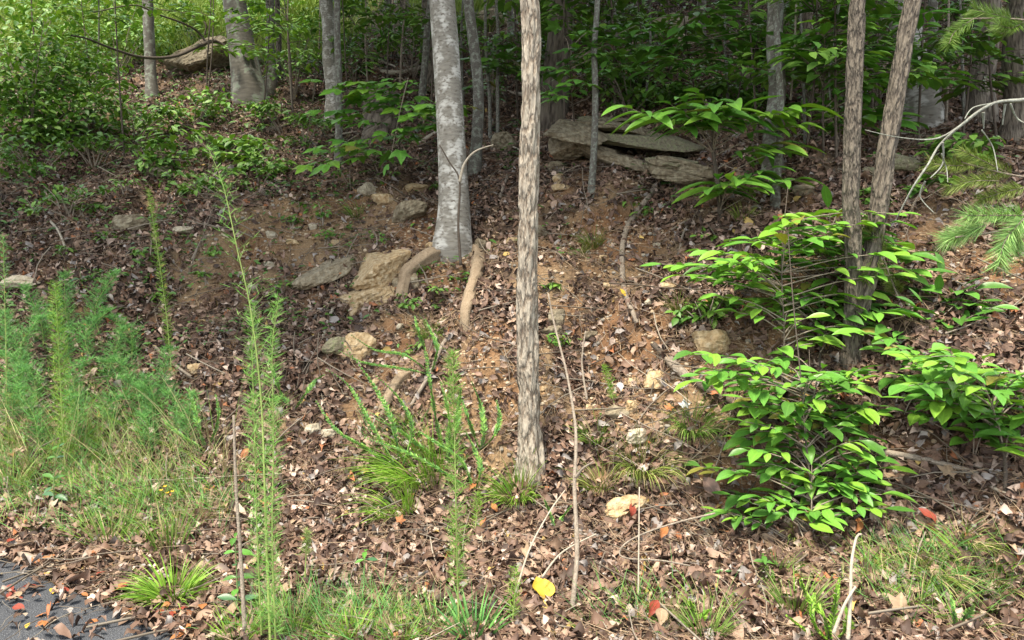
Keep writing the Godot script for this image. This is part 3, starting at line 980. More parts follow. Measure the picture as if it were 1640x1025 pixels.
func tree(u: float, v: float, utop: float, w: float, wtop: float, bark: String, label: String, o := {}) -> Node3D:
	var p := px(u, v)
	var d := depth_of(p)
	if o.has("depth"):
		d = o.depth
	var r0 := w * 0.5 * d / F
	var r1 := wtop * 0.5 * d / F
	var t := thing(o.get("name", "tree"), label, "tree", p, o.get("group", ""))
	var top := pt(utop, 0, d) - p
	var lean := top / maxf(top.y, 0.1)
	var height: float = o.get("height", 8.0)
	var pts := [Vector3(0, -0.25, 0), Vector3(0, 0, 0)]
	var seen := top.y
	var bend: float = o.get("bend", 0.02)
	var mids = o.get("mids", [])
	for m in mids: pts.append(pt(m[0], m[1], d) - p)
	if mids.is_empty():
		for k in [0.25, 0.5, 0.75]: pts.append(lean * seen * k + Vector3(rr(-bend, bend), 0, rr(-bend, bend)))
	pts.append(top)
	var y := seen
	while y < height:
		y += 1.1
		pts.append(lean * y * Vector3(0.9, 1, 0.9) + Vector3(rr(-.1, .1), 0, rr(-.1, .1)))
	var total := y
	var rough: float = o.get("rough", 0.0)
	var near: bool = d < 7.5
	var st := begin()
	var ptsn := smooth_path(pts, int(total * (55 if (near and rough > 0) else (12 if near else 6))))
	var vis := seen / total
	var flare: float = o.get("flare", 0.45)
	add_tube(st, ptsn, func(k): return (lerpf(r0, r1, clampf(k / vis, 0, 1)) if k < vis else r1 * (1.0 - 0.85 * (k - vis) / (1.0 - vis))) * (1.0 + flare * exp(-maxf(k * total - 0.25, 0.0) / (r0 * 2.0))), 40 if (near and rough > 0) else (20 if near else 12), rough, maxf(TAU * r0, 0.05) * 2.0, o.get("ridge", 5.0))
	st.generate_normals()
	part("trunk", st.commit(), M[bark], t)
	# limbs and crown above the picture
	if o.get("crown", true):
		var ch: float = o.get("crown_at", maxf(3.0, seen + 0.9))
		for k in 4:
			var a := rr(0, TAU)
			var b0 := ptsn[int((ptsn.size() - 1) * clampf((ch + 0.3 + k * 0.8) / total, 0, 0.95))]
			var e := b0 + Vector3(cos(a), rr(.4, .9), sin(a)) * rr(1.1, 1.8)
			part("branch", tube([b0, b0.lerp(e, 0.5) + Vector3(0, 0.12, 0), e], r1 * 0.4, r1 * 0.1, 6, 6), M[bark], t)
		var cm := part("crown", crowns[rng.randi() % 3], M.green, t)
		var cs: float = o.get("crown_size", 1.0) * (1.3 if d > 6.0 else 1.0)
		cm.position = lean * (ch + 0.6)
		cm.basis = Basis(Vector3.UP, rr(0, TAU)).scaled(Vector3(cs, maxf(0.5, (total - ch) / 4.6), cs))
	return t

func trees() -> void:
	var t: Node3D
	t = tree(724, 402, 708, 47, 42, "grey_bark", "smooth pale grey tree with whitish blotches and a bare root below it", {"height": 9.0, "mids": [[727, 330], [723, 230], [716, 110]], "crown_size": 0.8, "crown_at": 5.0, "flare": 0.5})
	# its bare roots
	var g := t.position
	for r in [[[[708, 402], [690, 414], [668, 428], [648, 448], [638, 484]], 24, 14], [[[744, 398], [764, 412], [768, 432], [758, 470], [748, 510], [740, 548]], 24, 10], [[[664, 582], [646, 612], [624, 646], [600, 682]], 17, 13]]:
		var q := []
		for e in r[0]:
			var a := px(e[0], e[1])
			q.append(a + N(a.x, a.z) * (0.03 if q.size() > 0 and q.size() < r[0].size() - 1 else -0.06) - g)
		var dd := depth_of(q[0] + g)
		part("root", tube(q, r[1] * 0.5 * dd / F, r[2] * 0.5 * dd / F, 44, 18, 0.5, 0.3), M.root, t)
	tree(850, 768, 848, 33, 27, "pale_furrow", "slim tree with pale deeply furrowed bark standing at the foot of the bank", {"height": 8.0, "rough": 0.34, "ridge": 3.6, "mids": [[850, 720], [846, 600], [844, 430], [847, 280], [850, 120]], "crown_at": 5.2, "crown_size": 0.5, "flare": 0.55})
	t = tree(402, 172, 375, 46, 36, "dull_bark", "grey forest tree on the left with a long bare drooping branch", {"height": 9.0, "mids": [[398, 140], [388, 80]], "crown_size": 0.6, "crown_at": 4.6})
	var d := depth_of(t.position)
	part("dead_branch", tube([pt(368, 82, d) - t.position, pt(345, 66, d - .1) - t.position, pt(318, 74, d - .5) - t.position, pt(280, 90, d - 1.1) - t.position, pt(230, 92, d - 1.8) - t.position, pt(180, 78, d - 2.5) - t.position, pt(140, 62, d - 3.0) - t.position, pt(114, 57, d - 3.3) - t.position], 0.032, 0.009, 30, 8), M.wood_dark, t)
	part("dead_branch", tube([pt(330, 68, d - .2) - t.position, pt(316, 50, d - .25) - t.position, pt(290, 36, d - .8) - t.position, pt(250, 22, d - 1.4) - t.position, pt(215, 8, d - 1.9) - t.position, pt(150, 20, d - 2.6) - t.position], 0.018, 0.006, 24, 7), M.wood_dark, t)
	part("dead_branch", tube([pt(328, 56, d - .2) - t.position, pt(328, 36, d - .2) - t.position, pt(300, 22, d - .2) - t.position, pt(250, 14, d - .2) - t.position], 0.014, 0.006, 20, 7), M.wood_dark, t)
	tree(244, 155, 236, 16, 17, "dull_bark", "slim far trunk behind the drooping bare branch", {"height": 8.0, "crown_size": 0.5, "crown_at": 4.4})
	tree(434, 150, 432, 15, 13, "dull_bark", "thin trunk just right of the left forest tree", {"height": 7.0, "crown_size": 0.5, "crown_at": 4.4})
	tree(446, 120, 444, 9, 8, "dark_furrow", "very thin dark trunk behind the thin one right of the left forest tree", {"height": 6.0, "crown_size": 0.7})
	tree(535, 192, 522, 24, 21, "grey_bark", "pale trunk behind the maple sapling", {"height": 8.0, "crown_size": 0.7})
	tree(542, 264, 540, 12, 10, "dull_bark", "thin straight trunk in front of the pale one, its foot on the slope", {"height": 7.0, "crown_size": 0.4})
	tree(674, 190, 690, 12, 10, "dull_bark", "slim leaning trunk just left of the pale grey tree", {"height": 7.0, "crown_size": 0.8})
	tree(690, 130, 684, 20, 18, "dark_furrow", "dark trunk half hidden behind the pale grey tree", {"height": 8.0})
	tree(760, 280, 750, 19, 17, "dull_bark", "grey trunk close behind the right side of the pale grey tree", {"height": 8.0, "mids": [[764, 220], [766, 140], [756, 50]]})
	tree(785, 225, 777, 6, 5, "dull_bark", "left one of two pole saplings between the middle trees", {"height": 5.0, "crown_size": 0.6})
	tree(797, 228, 795, 6, 5, "dull_bark", "right one of two pole saplings between the middle trees", {"height": 5.0, "crown_size": 0.6})
	tree(884, 200, 900, 44, 40, "dark_furrow", "stout dark tree behind the left end of the rock ledge", {"height": 10.0, "crown_size": 1.3})
	tree(947, 312, 957, 12, 9, "dull_bark", "thin mottled trunk standing in front of the rock ledge", {"height": 7.0, "crown_size": 0.5, "flare": 0.2})
	tree(1241, 330, 1243, 13, 10, "dull_bark", "thin pole stem right in front of the straight grey trunk", {"height": 5.5, "mids": [[1247, 250], [1250, 160]], "crown_size": 0.4})
	tree(1238, 285, 1242, 29, 25, "dull_bark", "straight grey trunk behind the long leaved sapling", {"height": 9.0})
	tree(1478, 188, 1440, 52, 40, "grey_bark", "leaning broad pale grey tree behind the twin trunks", {"height": 9.0, "flare": 0.3})
	tree(1498, 150, 1494, 16, 14, "dull_bark", "slim trunk right behind the leaning broad grey tree", {"height": 7.0})
	tree(1568, 182, 1582, 38, 34, "dark_furrow", "brown furrowed tree near the right edge", {"height": 9.0, "crown_size": 1.2})
	tree(1624, 222, 1630, 34, 30, "dark_furrow", "rightmost dark tree cut by the picture's right edge", {"height": 9.0, "crown_size": 1.2})
	# twin stemmed tree on the right
	t = tree(1364, 575, 1374, 25, 23, "dark_furrow", "rough barked twin stemmed tree rising behind the sapling leaves", {"height": 8.0, "rough": 0.3, "ridge": 3.6, "mids": [[1366, 500], [1367, 420], [1363, 300], [1367, 150]], "crown_at": 5.0, "crown_size": 0.5, "flare": 0.3})
	d = depth_of(t.position)
	var st := begin()
	var q := smooth_path([pt(1370, 545, d) - t.position, pt(1380, 480, d) - t.position, pt(1398, 400, d + .05) - t.position, pt(1416, 270, d + .1) - t.position, pt(1440, 120, d + .15) - t.position, pt(1462, 0, d + .2) - t.position, pt(1500, -180, d + .3) - t.position, pt(1520, -500, d + .5) - t.position], 200)
	add_tube(st, q, func(k): return lerpf(0.052, 0.036, k), 36, 0.3, 0.7, 3.6)
	st.generate_normals()
	part("trunk", st.commit(), M.dark_furrow, t)
	# trees farther up the hill, and over the top of the picture
	var far := [[620, 60, 14], [650, 30, 20], [820, 60, 12], [985, 70, 16], [1020, 30, 12], [1120, 60, 16], [1180, 40, 10], [1290, 60, 18], [1330, 20, 12], [1410, 40, 14], [1535, 60, 14], [1600, 40, 16]]
	for e in far:
		tree(e[0], e[1], e[0] + rr(-8, 8), e[2], e[2] * 0.9, ["dull_bark", "dark_furrow"][rng.randi() % 2], "slim grey brown trunk far up the wooded slope", {"height": 7.5, "group": "far trunks up the slope", "name": "far_tree", "crown_size": 0.55, "crown_at": 3.6})
	t = thing("tree", "broad crowned tree standing just outside the left edge, shading the slope", "tree", Vector3(-5.0, H(-5.0, -6.2), -6.2))
	part("trunk", tube([Vector3(0, -.2, 0), Vector3(0.05, 2.0, 0), Vector3(0.1, 4.5, 0), Vector3(0.2, 8.5, 0)], 0.17, 0.04, 24, 16, 0.0, 1.6), M.dull_bark, t)
	for k in 5: part("branch", tube([Vector3(0.1, 4.2 + k * 0.6, 0), Vector3(cos(k * 1.9) * 0.8, 5.0 + k * 0.6, sin(k * 1.9) * 0.8), Vector3(cos(k * 1.9) * 1.7, 5.6 + k * 0.6, sin(k * 1.9) * 1.7)], 0.05, 0.015, 8, 7), M.dull_bark, t)
	var cr := part("crown", crowns[1], M.green, t)
	cr.position = Vector3(0.6, 4.4, 0)
	cr.scale = Vector3(1.25, 1.0, 1.1)
	# old stump
	var p := px(610, 214)
	d = depth_of(p)
	t = thing("tree_stump", "dark weathered stump with vertical grooves under the maple sapling", "stump", p)
	st = begin()
	var rs := 25.0 * d / F
	add_tube(st, smooth_path([Vector3(0, -0.15, 0), Vector3(0, 0.05, 0), Vector3(0, 0.25, 0), Vector3(0.01, 66.0 * d / F, 0)], 24), func(k): return rs * (1.0 + 0.25 * exp(-k * 5.0)), 40, 0.22, 0.8, 7.0)
	st.generate_normals()
	part("trunk", st.commit(), M.dark_furrow, t)

# ------------------------------------------------------------------ leafy plants
func leaf_part(parent: Node3D, mesh: Mesh, m: String, b: Basis, p: Vector3) -> void:
	var o := part("leaf", mesh, M[m], parent)
	o.transform = at(b, p)

# a flat spray of leaves: paired along the twig's end, one at the tip
func whorl(parent: Node3D, p: Vector3, out: Vector3, n: int, l: float, meshes: Array, mats: Array, droop := 0.25) -> void:
	var o := Vector3(out.x, out.y * 0.35, out.z)
	if o.length() < 0.15:
		var a := rr(0, TAU)
		o = Vector3(cos(a), 0, sin(a))
	o = o.normalized().rotated(Vector3.UP, rr(-.4, .4))
	var side := o.cross(Vector3.UP).normalized()
	for i in n:
		var along := float((i + 1) / 2) / maxf(n * 0.5, 1.0)
		var d := o
		if i > 0: d = o * rr(0.35, 0.75) + side * (1.0 if i % 2 else -1.0) * rr(0.75, 1.05)
		d.y -= droop * rr(-0.1, 1.0)
		d = d.normalized()
		var up := (Vector3.UP + Vector3(rr(-.35, .35), 0, rr(-.15, .45))).normalized()
		leaf_part(parent, meshes[rng.randi() % meshes.size()], ("leaf_aged" if rng.randf() < 0.03 else mats[rng.randi() % mats.size()]), dir_basis(d, up, l * rr(0.55, 1.2)), p - o * along * l * 1.1)

# sapling: a stem through given pixels, twigs to the clusters
func sapling(called: String, label: String, base: Array, stem: Array, d_top: float, r0: float, clusters: Array, l: float, meshes: Array, mats: Array, n_each := 6, droop := 0.25, group := "") -> Node3D:
	var p := px(base[0], base[1])
	var d0 := depth_of(p)
	var t := thing(called, label, "sapling", p, group)
	var q := [Vector3(0, -0.05, 0)]
	for i in stem.size(): q.append(pt(stem[i][0], stem[i][1], lerpf(d0, d_top, (i + 1.0) / stem.size())) - p)
	var line := smooth_path(q, 40)
	var st := begin()
	add_tube(st, line, func(k): return lerpf(r0, r0 * 0.35, k), 8)
	part("stem", st.commit(), M.wood_dark, t)
	var all := clusters.duplicate()
	for c in clusters:
		if rng.randf() < (0.0 if called == "maple_sapling" else 0.95):
			var e := [c[0] + rr(-42, 42), c[1] + rr(-26, 22)]
			if c.size() > 2: e.append(c[2] + rr(-.15, .15))
			all.append(e)
	for c in all:
		var dc: float = c[2] if c.size() > 2 else lerpf(d0, d_top, 0.8) + rr(-.3, .2)
		dc = minf(dc, depth_of(px(c[0], c[1])) - 0.12)
		var e := pt(c[0], c[1], dc) - p
		var best := line[0]
		var bd := 1e9
		for k in line:
			var dist: float = k.distance_to(e + Vector3(0, -0.12, 0)) + (0.5 if k.y > e.y else 0.0)
			if dist < bd: bd = dist; best = k
		var tw := part("twig", tube([best, best.lerp(e, 0.5) + Vector3(0, 0.03, 0), e], 0.0045, 0.002, 7, 5), M.wood, t)
		var out := (e - best).normalized()
		whorl(tw, e, out, n_each + rng.randi() % 2, l, meshes, mats, droop)
		if best.distance_to(e) > 0.3:
			var m := best.lerp(e, 0.68) + Vector3(0, 0.03, 0)
			whorl(tw, m, out * 0.3, 3, l * 0.85, meshes, mats, droop)
	return t

# a bush: stems and a cloud of leaves
func bush(u: float, v: float, w: float, h: float, n: int, leaf: float, c0: Color, c1: Color, label: String, o := {}) -> void:
	var p := px(u, v + h * 0.5)
	var d := depth_of(p)
	var t := thing(o.get("name", "shrub"), label, "shrub", p, o.get("group", ""))
	var sz := Vector3(w, h, w * o.get("deep", 0.7)) * d / F
	var xf := []
	var cols := []
	var lobes := []
	var nl: int = o.get("lobes", 9)
	for k in nl:
		var c := Vector3(rr(-.42, .42) * sz.x, rr(0.18, 0.95) * sz.y, rr(-.42, .42) * sz.z)
		lobes.append([c, rr(0.16, 0.3)])
		part("stem", tube([Vector3(rr(-.05, .05), -0.05, rr(-.05, .05)), c * Vector3(0.45, 0.55, 0.45), c + Vector3(0, 0.02, 0)], 0.010, 0.003, 7, 5), M.wood, t)
	for i in n:
		var lo = lobes[rng.randi() % nl]
		var q: Vector3 = lo[0] + Vector3(rr(-1, 1), rr(-.55, .55), rr(-1, 1)) * Vector3(sz.x, sz.y, sz.z) * lo[1]
		if q.y < 0.02: q.y = rr(0.02, 0.1)
		var a := rr(0, TAU)
		var dd := Vector3(cos(a), rr(-.65, .15), sin(a)).normalized()
		xf.append(at(dir_basis(dd, Vector3(rr(-.45, .45), 1, rr(-.2, .6)), leaf * rr(0.6, 1.2)), q))
		var c := c0.lerp(c1, pow(rng.randf(), 1.3)) * rr(0.8, 1.15)
		cols.append(Color(c.r, c.g, c.b, 1))
	part("foliage", merged(leaf_far, xf, cols), M.green, t)

const SHRUB_A := Color(0.07, 0.18, 0.03)
const SHRUB_B := Color(0.19, 0.34, 0.055)

func leafy() -> void:
	# sapling with the big bright leaves on the right
	sapling("leafy_sapling", "sapling with fans of bright oval leaves, nearest on the right", [1296, 870], [[1300, 800], [1290, 700], [1282, 600], [1270, 480], [1262, 370]], 4.0, 0.006,
		[[1140, 592], [1182, 580], [1195, 625], [1262, 592], [1250, 640], [1318, 600], [1330, 640], [1372, 618], [1290, 672], [1340, 682], [1212, 690], [1200, 722], [1252, 722], [1300, 745], [1350, 732], [1372, 772], [1412, 792], [1300, 800], [1250, 792], [1205, 806], [1172, 822], [1335, 815], [1388, 702], [1160, 752]],
		0.135, leaf_a, ["leaf_bright", "leaf_fresh", "leaf_yellow_green", "leaf_fresh", "leaf_mid"], 5, 0.22)
	sapling("leafy_sapling", "tall sapling with layered oval leaves in front of the twin stemmed tree", [1250, 700], [[1252, 620], [1256, 540], [1252, 440], [1256, 360], [1262, 300]], 4.5, 0.007,
		[[1265, 362], [1302, 346], [1330, 378], [1252, 412], [1200, 410], [1158, 416], [1122, 402], [1092, 442], [1165, 456], [1195, 490], [1290, 510], [1352, 402], [1405, 470], [1372, 522], [1442, 398], [1482, 432], [1442, 342], [1262, 500], [1230, 460], [1290, 385], [1370, 360], [1400, 420], [1310, 420], [1220, 440], [1340, 470], [1430, 440], [1180, 430], [1320, 540], [1400, 370]],
		0.165, leaf_a, ["leaf_bright", "leaf_yellow_green", "leaf_bright", "leaf_fresh"], 4, 0.15)
	sapling("leafy_sapling", "sapling spreading oval leaves in from the right edge", [1610, 800], [[1610, 740], [1600, 690], [1585, 640], [1560, 580]], 3.6, 0.010,
		[[1470, 590], [1455, 618], [1500, 622], [1540, 600], [1572, 622], [1602, 598], [1530, 662], [1580, 676], [1618, 690], [1632, 640], [1500, 650], [1505, 582], [1640, 600]],
		0.145, leaf_a, ["leaf_bright", "leaf_fresh", "leaf_yellow_green", "leaf_fresh"], 6, 0.22)
	sapling("leafy_sapling", "sapling of light leaves close behind the nearest one on the right", [1330, 800], [[1326, 740], [1318, 680], [1300, 620], [1296, 560]], 4.1, 0.006,
		[[1120, 600], [1165, 605], [1225, 575], [1230, 610], [1285, 615], [1290, 640], [1345, 600], [1380, 590], [1310, 655], [1355, 660], [1235, 660], [1270, 690], [1180, 700], [1225, 745], [1320, 770], [1340, 760], [1390, 740], [1270, 765], [1400, 660], [1190, 650]],
		0.135, leaf_a, ["leaf_bright", "leaf_fresh", "leaf_yellow_green", "leaf_fresh"], 5, 0.2)
	sapling("leafy_sapling", "sapling of light leaves filling the gap left of the twin stems", [1310, 660], [[1312, 600], [1316, 520], [1322, 440], [1330, 370]], 4.7, 0.007,
		[[1300, 360], [1340, 350], [1290, 400], [1345, 420], [1240, 385], [1215, 425], [1180, 440], [1145, 430], [1280, 450], [1320, 480], [1370, 490], [1420, 500], [1390, 340], [1415, 380], [1460, 410], [1240, 490], [1320, 515]],
		0.165, leaf_a, ["leaf_bright", "leaf_yellow_green", "leaf_fresh", "leaf_mid"], 5, 0.18)
	sapling("leafy_sapling", "sapling of light leaves behind the one spreading in from the right edge", [1560, 760], [[1556, 700], [1545, 640], [1530, 590]], 4.0, 0.006,
		[[1440, 600], [1480, 610], [1520, 590], [1560, 600], [1600, 620], [1480, 640], [1540, 640], [1590, 650], [1620, 610], [1450, 570], [1420, 560], [1520, 560], [1625, 670], [1560, 690]],
		0.145, leaf_a, ["leaf_bright", "leaf_fresh", "leaf_yellow_green", "leaf_fresh"], 5, 0.2)
	sapling("leafy_sapling", "small sapling of darker leaves right of the twin stemmed tree", [1480, 610], [[1490, 560], [1500, 510], [1520, 480]], 5.0, 0.009,
		[[1570, 482], [1502, 470], [1440, 480], [1400, 520], [1540, 460], [1470, 500], [1590, 492]], 0.17, leaf_a, ["leaf_mid", "leaf_fresh", "leaf_deep"], 5, 0.25)
	sapling("chestnut_sapling", "slender sapling with long drooping toothed leaves in front of the ledge", [1156, 356], [[1150, 300], [1142, 240], [1140, 190], [1130, 160]], 5.6, 0.022,
		[[1075, 168, 5.2], [1040, 185, 5.1], [1120, 150, 5.3], [1190, 172, 5.2], [1250, 180, 5.2], [1280, 200, 5.3], [1150, 288, 5.2], [1205, 285, 5.1], [1235, 270, 5.2], [1275, 235, 5.2], [1160, 180, 5.1]],
		0.28, leaf_long, ["leaf_bright", "leaf_yellow_green", "leaf_bright", "leaf_fresh"], 6, 0.22)
	sapling("leafy_sapling", "sapling with a flat tier of oval leaves between the twin trunks", [1330, 330], [[1336, 270], [1345, 210], [1350, 180]], 5.9, 0.012,
		[[1300, 200], [1330, 188], [1362, 205], [1400, 185], [1430, 190], [1455, 198], [1290, 170], [1340, 160]], 0.2, leaf_a, ["leaf_bright", "leaf_fresh", "leaf_yellow_green"], 5, 0.15)
	# maple sapling left of the grey tree: two tiers
	sapling("maple_sapling", "young maple with tiers of lobed yellow green leaves left of the grey tree", [640, 262], [[640, 225], [642, 180], [650, 140], [655, 120]], 6.6, 0.010,
		[[530, 132], [560, 145], [600, 135], [632, 128], [655, 150], [582, 165], [620, 160], [530, 178], [560, 192], [655, 172], [690, 182], [705, 165], [520, 235], [555, 228], [575, 238], [505, 262], [660, 215], [545, 258], [690, 200], [740, 170], [722, 200], [625, 255]],
		0.29, [maple], ["leaf_bright", "leaf_bright", "leaf_bright", "leaf_fresh", "leaf_yellow_green"], 4, 0.12)
	sapling("maple_sapling", "young maple with darker lobed leaves behind the mottled thin trunk", [925, 250], [[920, 200], [915, 140], [912, 80]], 6.3, 0.010,
		[[900, 110], [930, 85], [960, 70], [990, 60], [925, 130], [880, 150], [955, 45], [1010, 80], [870, 110], [905, 60], [1040, 50], [985, 110], [1020, 40]], 0.25, [maple], ["leaf_fresh", "leaf_bright", "leaf_mid"], 4, 0.15)
	sapling("maple_sapling", "maple seedling with light leaves right of the grey trees", [812, 180], [[812, 130], [815, 90]], 8.4, 0.008,
		[[770, 95], [800, 85], [820, 100], [790, 70], [830, 80], [765, 130], [880, 150]], 0.36, [maple], ["leaf_fresh", "leaf_mid", "leaf_bright"], 3, 0.12)
	sapling("leafy_sapling", "spreading sapling with big leaves at the top right of the ledge", [1120, 200], [[1110, 130], [1100, 70], [1095, 20]], 6.4, 0.012,
		[[1160, 60], [1190, 70], [1130, 80], [1080, 100], [1060, 90], [1040, 110], [1200, 30], [1110, 40], [1150, 20], [1220, 50], [1090, 60], [1140, 110]], 0.22, leaf_a, ["leaf_fresh", "leaf_fresh", "leaf_mid", "leaf_bright"], 5, 0.25)
	sapling("leafy_sapling", "sapling with pale green leaf tiers at the top right between the trunks", [1320, 250], [[1318, 180], [1320, 100], [1325, 30]], 5.7, 0.010,
		[[1290, 60], [1320, 55], [1350, 75], [1380, 85], [1400, 30], [1300, 100], [1340, 110], [1275, 85], [1420, 80], [1380, 130], [1410, 150], [1310, 20], [1360, 25], [1485, 20], [1500, 90], [1520, 115], [1535, 135]], 0.2, leaf_a, ["leaf_bright", "leaf_fresh", "leaf_fresh", "leaf_mid"], 5, 0.15)
	# understorey
	bush(50, 110, 290, 250, 3000, 0.11, SHRUB_A, SHRUB_B, "bright light green thicket filling the upper left corner", {"lobes": 18, "deep": 0.5})
	bush(60, 30, 280, 130, 1200, 0.14, SHRUB_A, SHRUB_B, "sunlit bush behind the upper left thicket", {"lobes": 12})
	bush(190, 50, 180, 140, 800, 0.12, SHRUB_A, SHRUB_B, "loose light green bush behind the drooping bare branch", {"lobes": 10})
	bush(40, 190, 150, 90, 420, 0.13, SHRUB_A, SHRUB_B, "mid green bush under the upper left thicket", {"lobes": 9})
	bush(130, 150, 150, 120, 460, 0.12, SHRUB_A, SHRUB_B, "fine leaved green bush left of the slim far trunk", {"lobes": 9})
	bush(220, 195, 150, 70, 380, 0.10, SHRUB_A, SHRUB_B, "low dark bush at the foot of the slim far trunk", {"lobes": 8})
	bush(310, 170, 120, 70, 320, 0.11, SHRUB_A, SHRUB_B, "dark low shrub below the flat topped grey boulder", {"lobes": 8})
	bush(265, 250, 110, 60, 240, 0.11, SHRUB_A, SHRUB_B, "small green shrub on the dark slope left of the tall weed", {"lobes": 7})
	bush(360, 235, 170, 50, 320, 0.13, SHRUB_A, SHRUB_B, "spreading low green shrub below the left forest tree", {"lobes": 9})
	bush(420, 270, 80, 50, 160, 0.10, SHRUB_A, SHRUB_B, "little dark shrub on the slope below the thin trunks", {"lobes": 6})
	bush(345, 10, 110, 70, 300, 0.13, SHRUB_A, SHRUB_B, "bushy leaves above the flat topped grey boulder", {"lobes": 8})
	bush(260, 60, 110, 70, 300, 0.12, SHRUB_A, SHRUB_B, "brushy growth left of the flat topped grey boulder", {"lobes": 8})
	bush(410, 30, 90, 90, 300, 0.12, SHRUB_A, SHRUB_B, "brushy growth right behind the left forest tree", {"lobes": 8})
	bush(300, 40, 90, 90, 180, 0.13, SHRUB_A, SHRUB_B, "sunlit leaves left of the left forest tree", {"lobes": 6})
	bush(470, 90, 110, 130, 480, 0.11, SHRUB_A, SHRUB_B, "dark shrub between the left forest tree and the pale trunk", {"lobes": 9})
	bush(470, 20, 120, 60, 260, 0.14, SHRUB_A, SHRUB_B, "sunlit bush above the dark shrub on the left", {"lobes": 7})
	bush(600, 40, 130, 120, 480, 0.12, SHRUB_A, SHRUB_B, "dark leafy shrub behind the maple sapling", {"lobes": 9})
	bush(570, 100, 80, 60, 200, 0.10, SHRUB_A, SHRUB_B, "small dark shrub right of the pale trunk", {"lobes": 6})
	bush(660, 70, 90, 110, 340, 0.12, SHRUB_A, SHRUB_B, "dark shrub crowding the left of the pale grey tree", {"lobes": 8})
	bush(560, 20, 90, 60, 160, 0.15, SHRUB_A, SHRUB_B, "far sunlit foliage above the stump", {"lobes": 6})
	bush(790, 110, 80, 120, 240, 0.12, SHRUB_A, SHRUB_B, "shrub behind the two pole saplings", {"lobes": 7})
	bush(830, 40, 80, 80, 200, 0.14, SHRUB_A, SHRUB_B, "sunlit shrub behind the furrowed tree", {"lobes": 7})
	bush(1010, 130, 150, 110, 620, 0.12, SHRUB_A, SHRUB_B, "dark evergreen shrub on top of the rock ledge", {"lobes": 10})
	bush(1110, 150, 120, 90, 420, 0.12, SHRUB_A, SHRUB_B, "dark shrub behind the long leaved sapling", {"lobes": 8})
	bush(1190, 120, 90, 150, 420, 0.13, SHRUB_A, SHRUB_B, "dark shrub left of the straight grey trunk", {"lobes": 9})
	bush(960, 30, 130, 80, 420, 0.14, SHRUB_A, SHRUB_B, "leafy shrub high behind the stout dark tree", {"lobes": 8})
	bush(1020, 70, 90, 70, 260, 0.13, SHRUB_A, SHRUB_B, "small dark shrub up the slope behind the ledge", {"lobes": 7})
	bush(1300, 120, 120, 130, 480, 0.12, SHRUB_A, SHRUB_B, "dark shrub between the straight trunk and the twin stems", {"lobes": 9})
	bush(1400, 110, 110, 130, 420, 0.12, SHRUB_A, SHRUB_B, "dark shrub behind the twin stems", {"lobes": 9})
	bush(1380, 30, 120, 70, 300, 0.14, SHRUB_A, SHRUB_B, "lighter shrub at the very top behind the twin stems", {"lobes": 7})
	bush(1530, 30, 120, 60, 260, 0.13, SHRUB_A, SHRUB_B, "shrub high up between the two right hand trees", {"lobes": 7})
	bush(1250, 30, 90, 60, 240, 0.14, SHRUB_A, SHRUB_B, "shrub at the top behind the straight trunk", {"lobes": 7})
	bush(60, 255, 150, 70, 300, 0.09, SHRUB_A, SHRUB_B, "low leafy shrub on the left slope below the thicket", {"lobes": 10})
	bush(150, 240, 120, 60, 240, 0.09, SHRUB_A, SHRUB_B, "low dark shrub on the left slope beside the lying log", {"lobes": 8})
	bush(110, 320, 130, 50, 200, 0.08, SHRUB_A, SHRUB_B, "patch of low green leaves on the left slope above the pale flat rock", {"lobes": 9})
	bush(330, 290, 110, 50, 180, 0.09, SHRUB_A, SHRUB_B, "low green shrub just right of the slender feathery weed's tip", {"lobes": 8})
	bush(490, 210, 90, 50, 180, 0.10, SHRUB_A, SHRUB_B, "low dark shrub left of the thin straight trunk", {"lobes": 7})
	bush(450, 190, 90, 50, 180, 0.10, SHRUB_A, SHRUB_B, "low dark shrub right of the left forest tree's foot", {"lobes": 7})
	bush(1530, 240, 120, 60, 160, 0.10, SHRUB_A, SHRUB_B, "low dim shrub below the brown furrowed tree", {"lobes": 7})
	bush(1450, 310, 110, 50, 120, 0.11, SHRUB_A, SHRUB_B, "low leafy shrub right of the leaning twin stem", {"lobes": 6})
	bush(1130, 500, 80, 50, 90, 0.09, SHRUB_A, SHRUB_B, "low leafy sprig above the blocky tan rock", {"lobes": 5})
	bush(860, 110, 60, 110, 200, 0.12, SHRUB_A, SHRUB_B, "dark shrub between the furrowed tree and the stout dark tree", {"lobes": 7})
	bush(720, 60, 60, 90, 160, 0.13, SHRUB_A, SHRUB_B, "dark shrub close behind the pale grey tree", {"lobes": 6})
	# airy saplings filling the shade at the top
	for e in [[470, 200, 7], [560, 200, 7], [620, 190, 8], [690, 200, 7], [775, 210, 8], [850, 200, 9], [905, 215, 9], [970, 180, 10], [1040, 170, 10], [1100, 190, 10], [1170, 210, 10], [1215, 230, 9], [1290, 250, 10], [1340, 260, 9], [1420, 250, 10], [1470, 240, 8], [1540, 230, 8], [1600, 240, 8], [420, 190, 6], [330, 170, 4], [150, 220, 4], [200, 260, 4]]:
		airy_sapling(e[0], e[1], e[2])
	# thin pole stems of the undergrowth
	for e in [[470, 185, 462], [500, 160, 512], [590, 150, 585], [640, 140, 648], [745, 190, 742], [830, 200, 826], [985, 190, 978], [1030, 180, 1042], [1075, 170, 1068], [1170, 200, 1160], [1205, 190, 1212], [1290, 230, 1283], [1320, 200, 1310], [1410, 230, 1405], [1515, 200, 1520], [1545, 190, 1538], [330, 190, 338], [150, 200, 158], [60, 210, 50]]:
		var p := px(e[0], e[1])
		var d := depth_of(p)
		var t := thing("thin_pole", "very thin bare stem of the shady undergrowth", "sapling", p, "thin stems of the undergrowth")
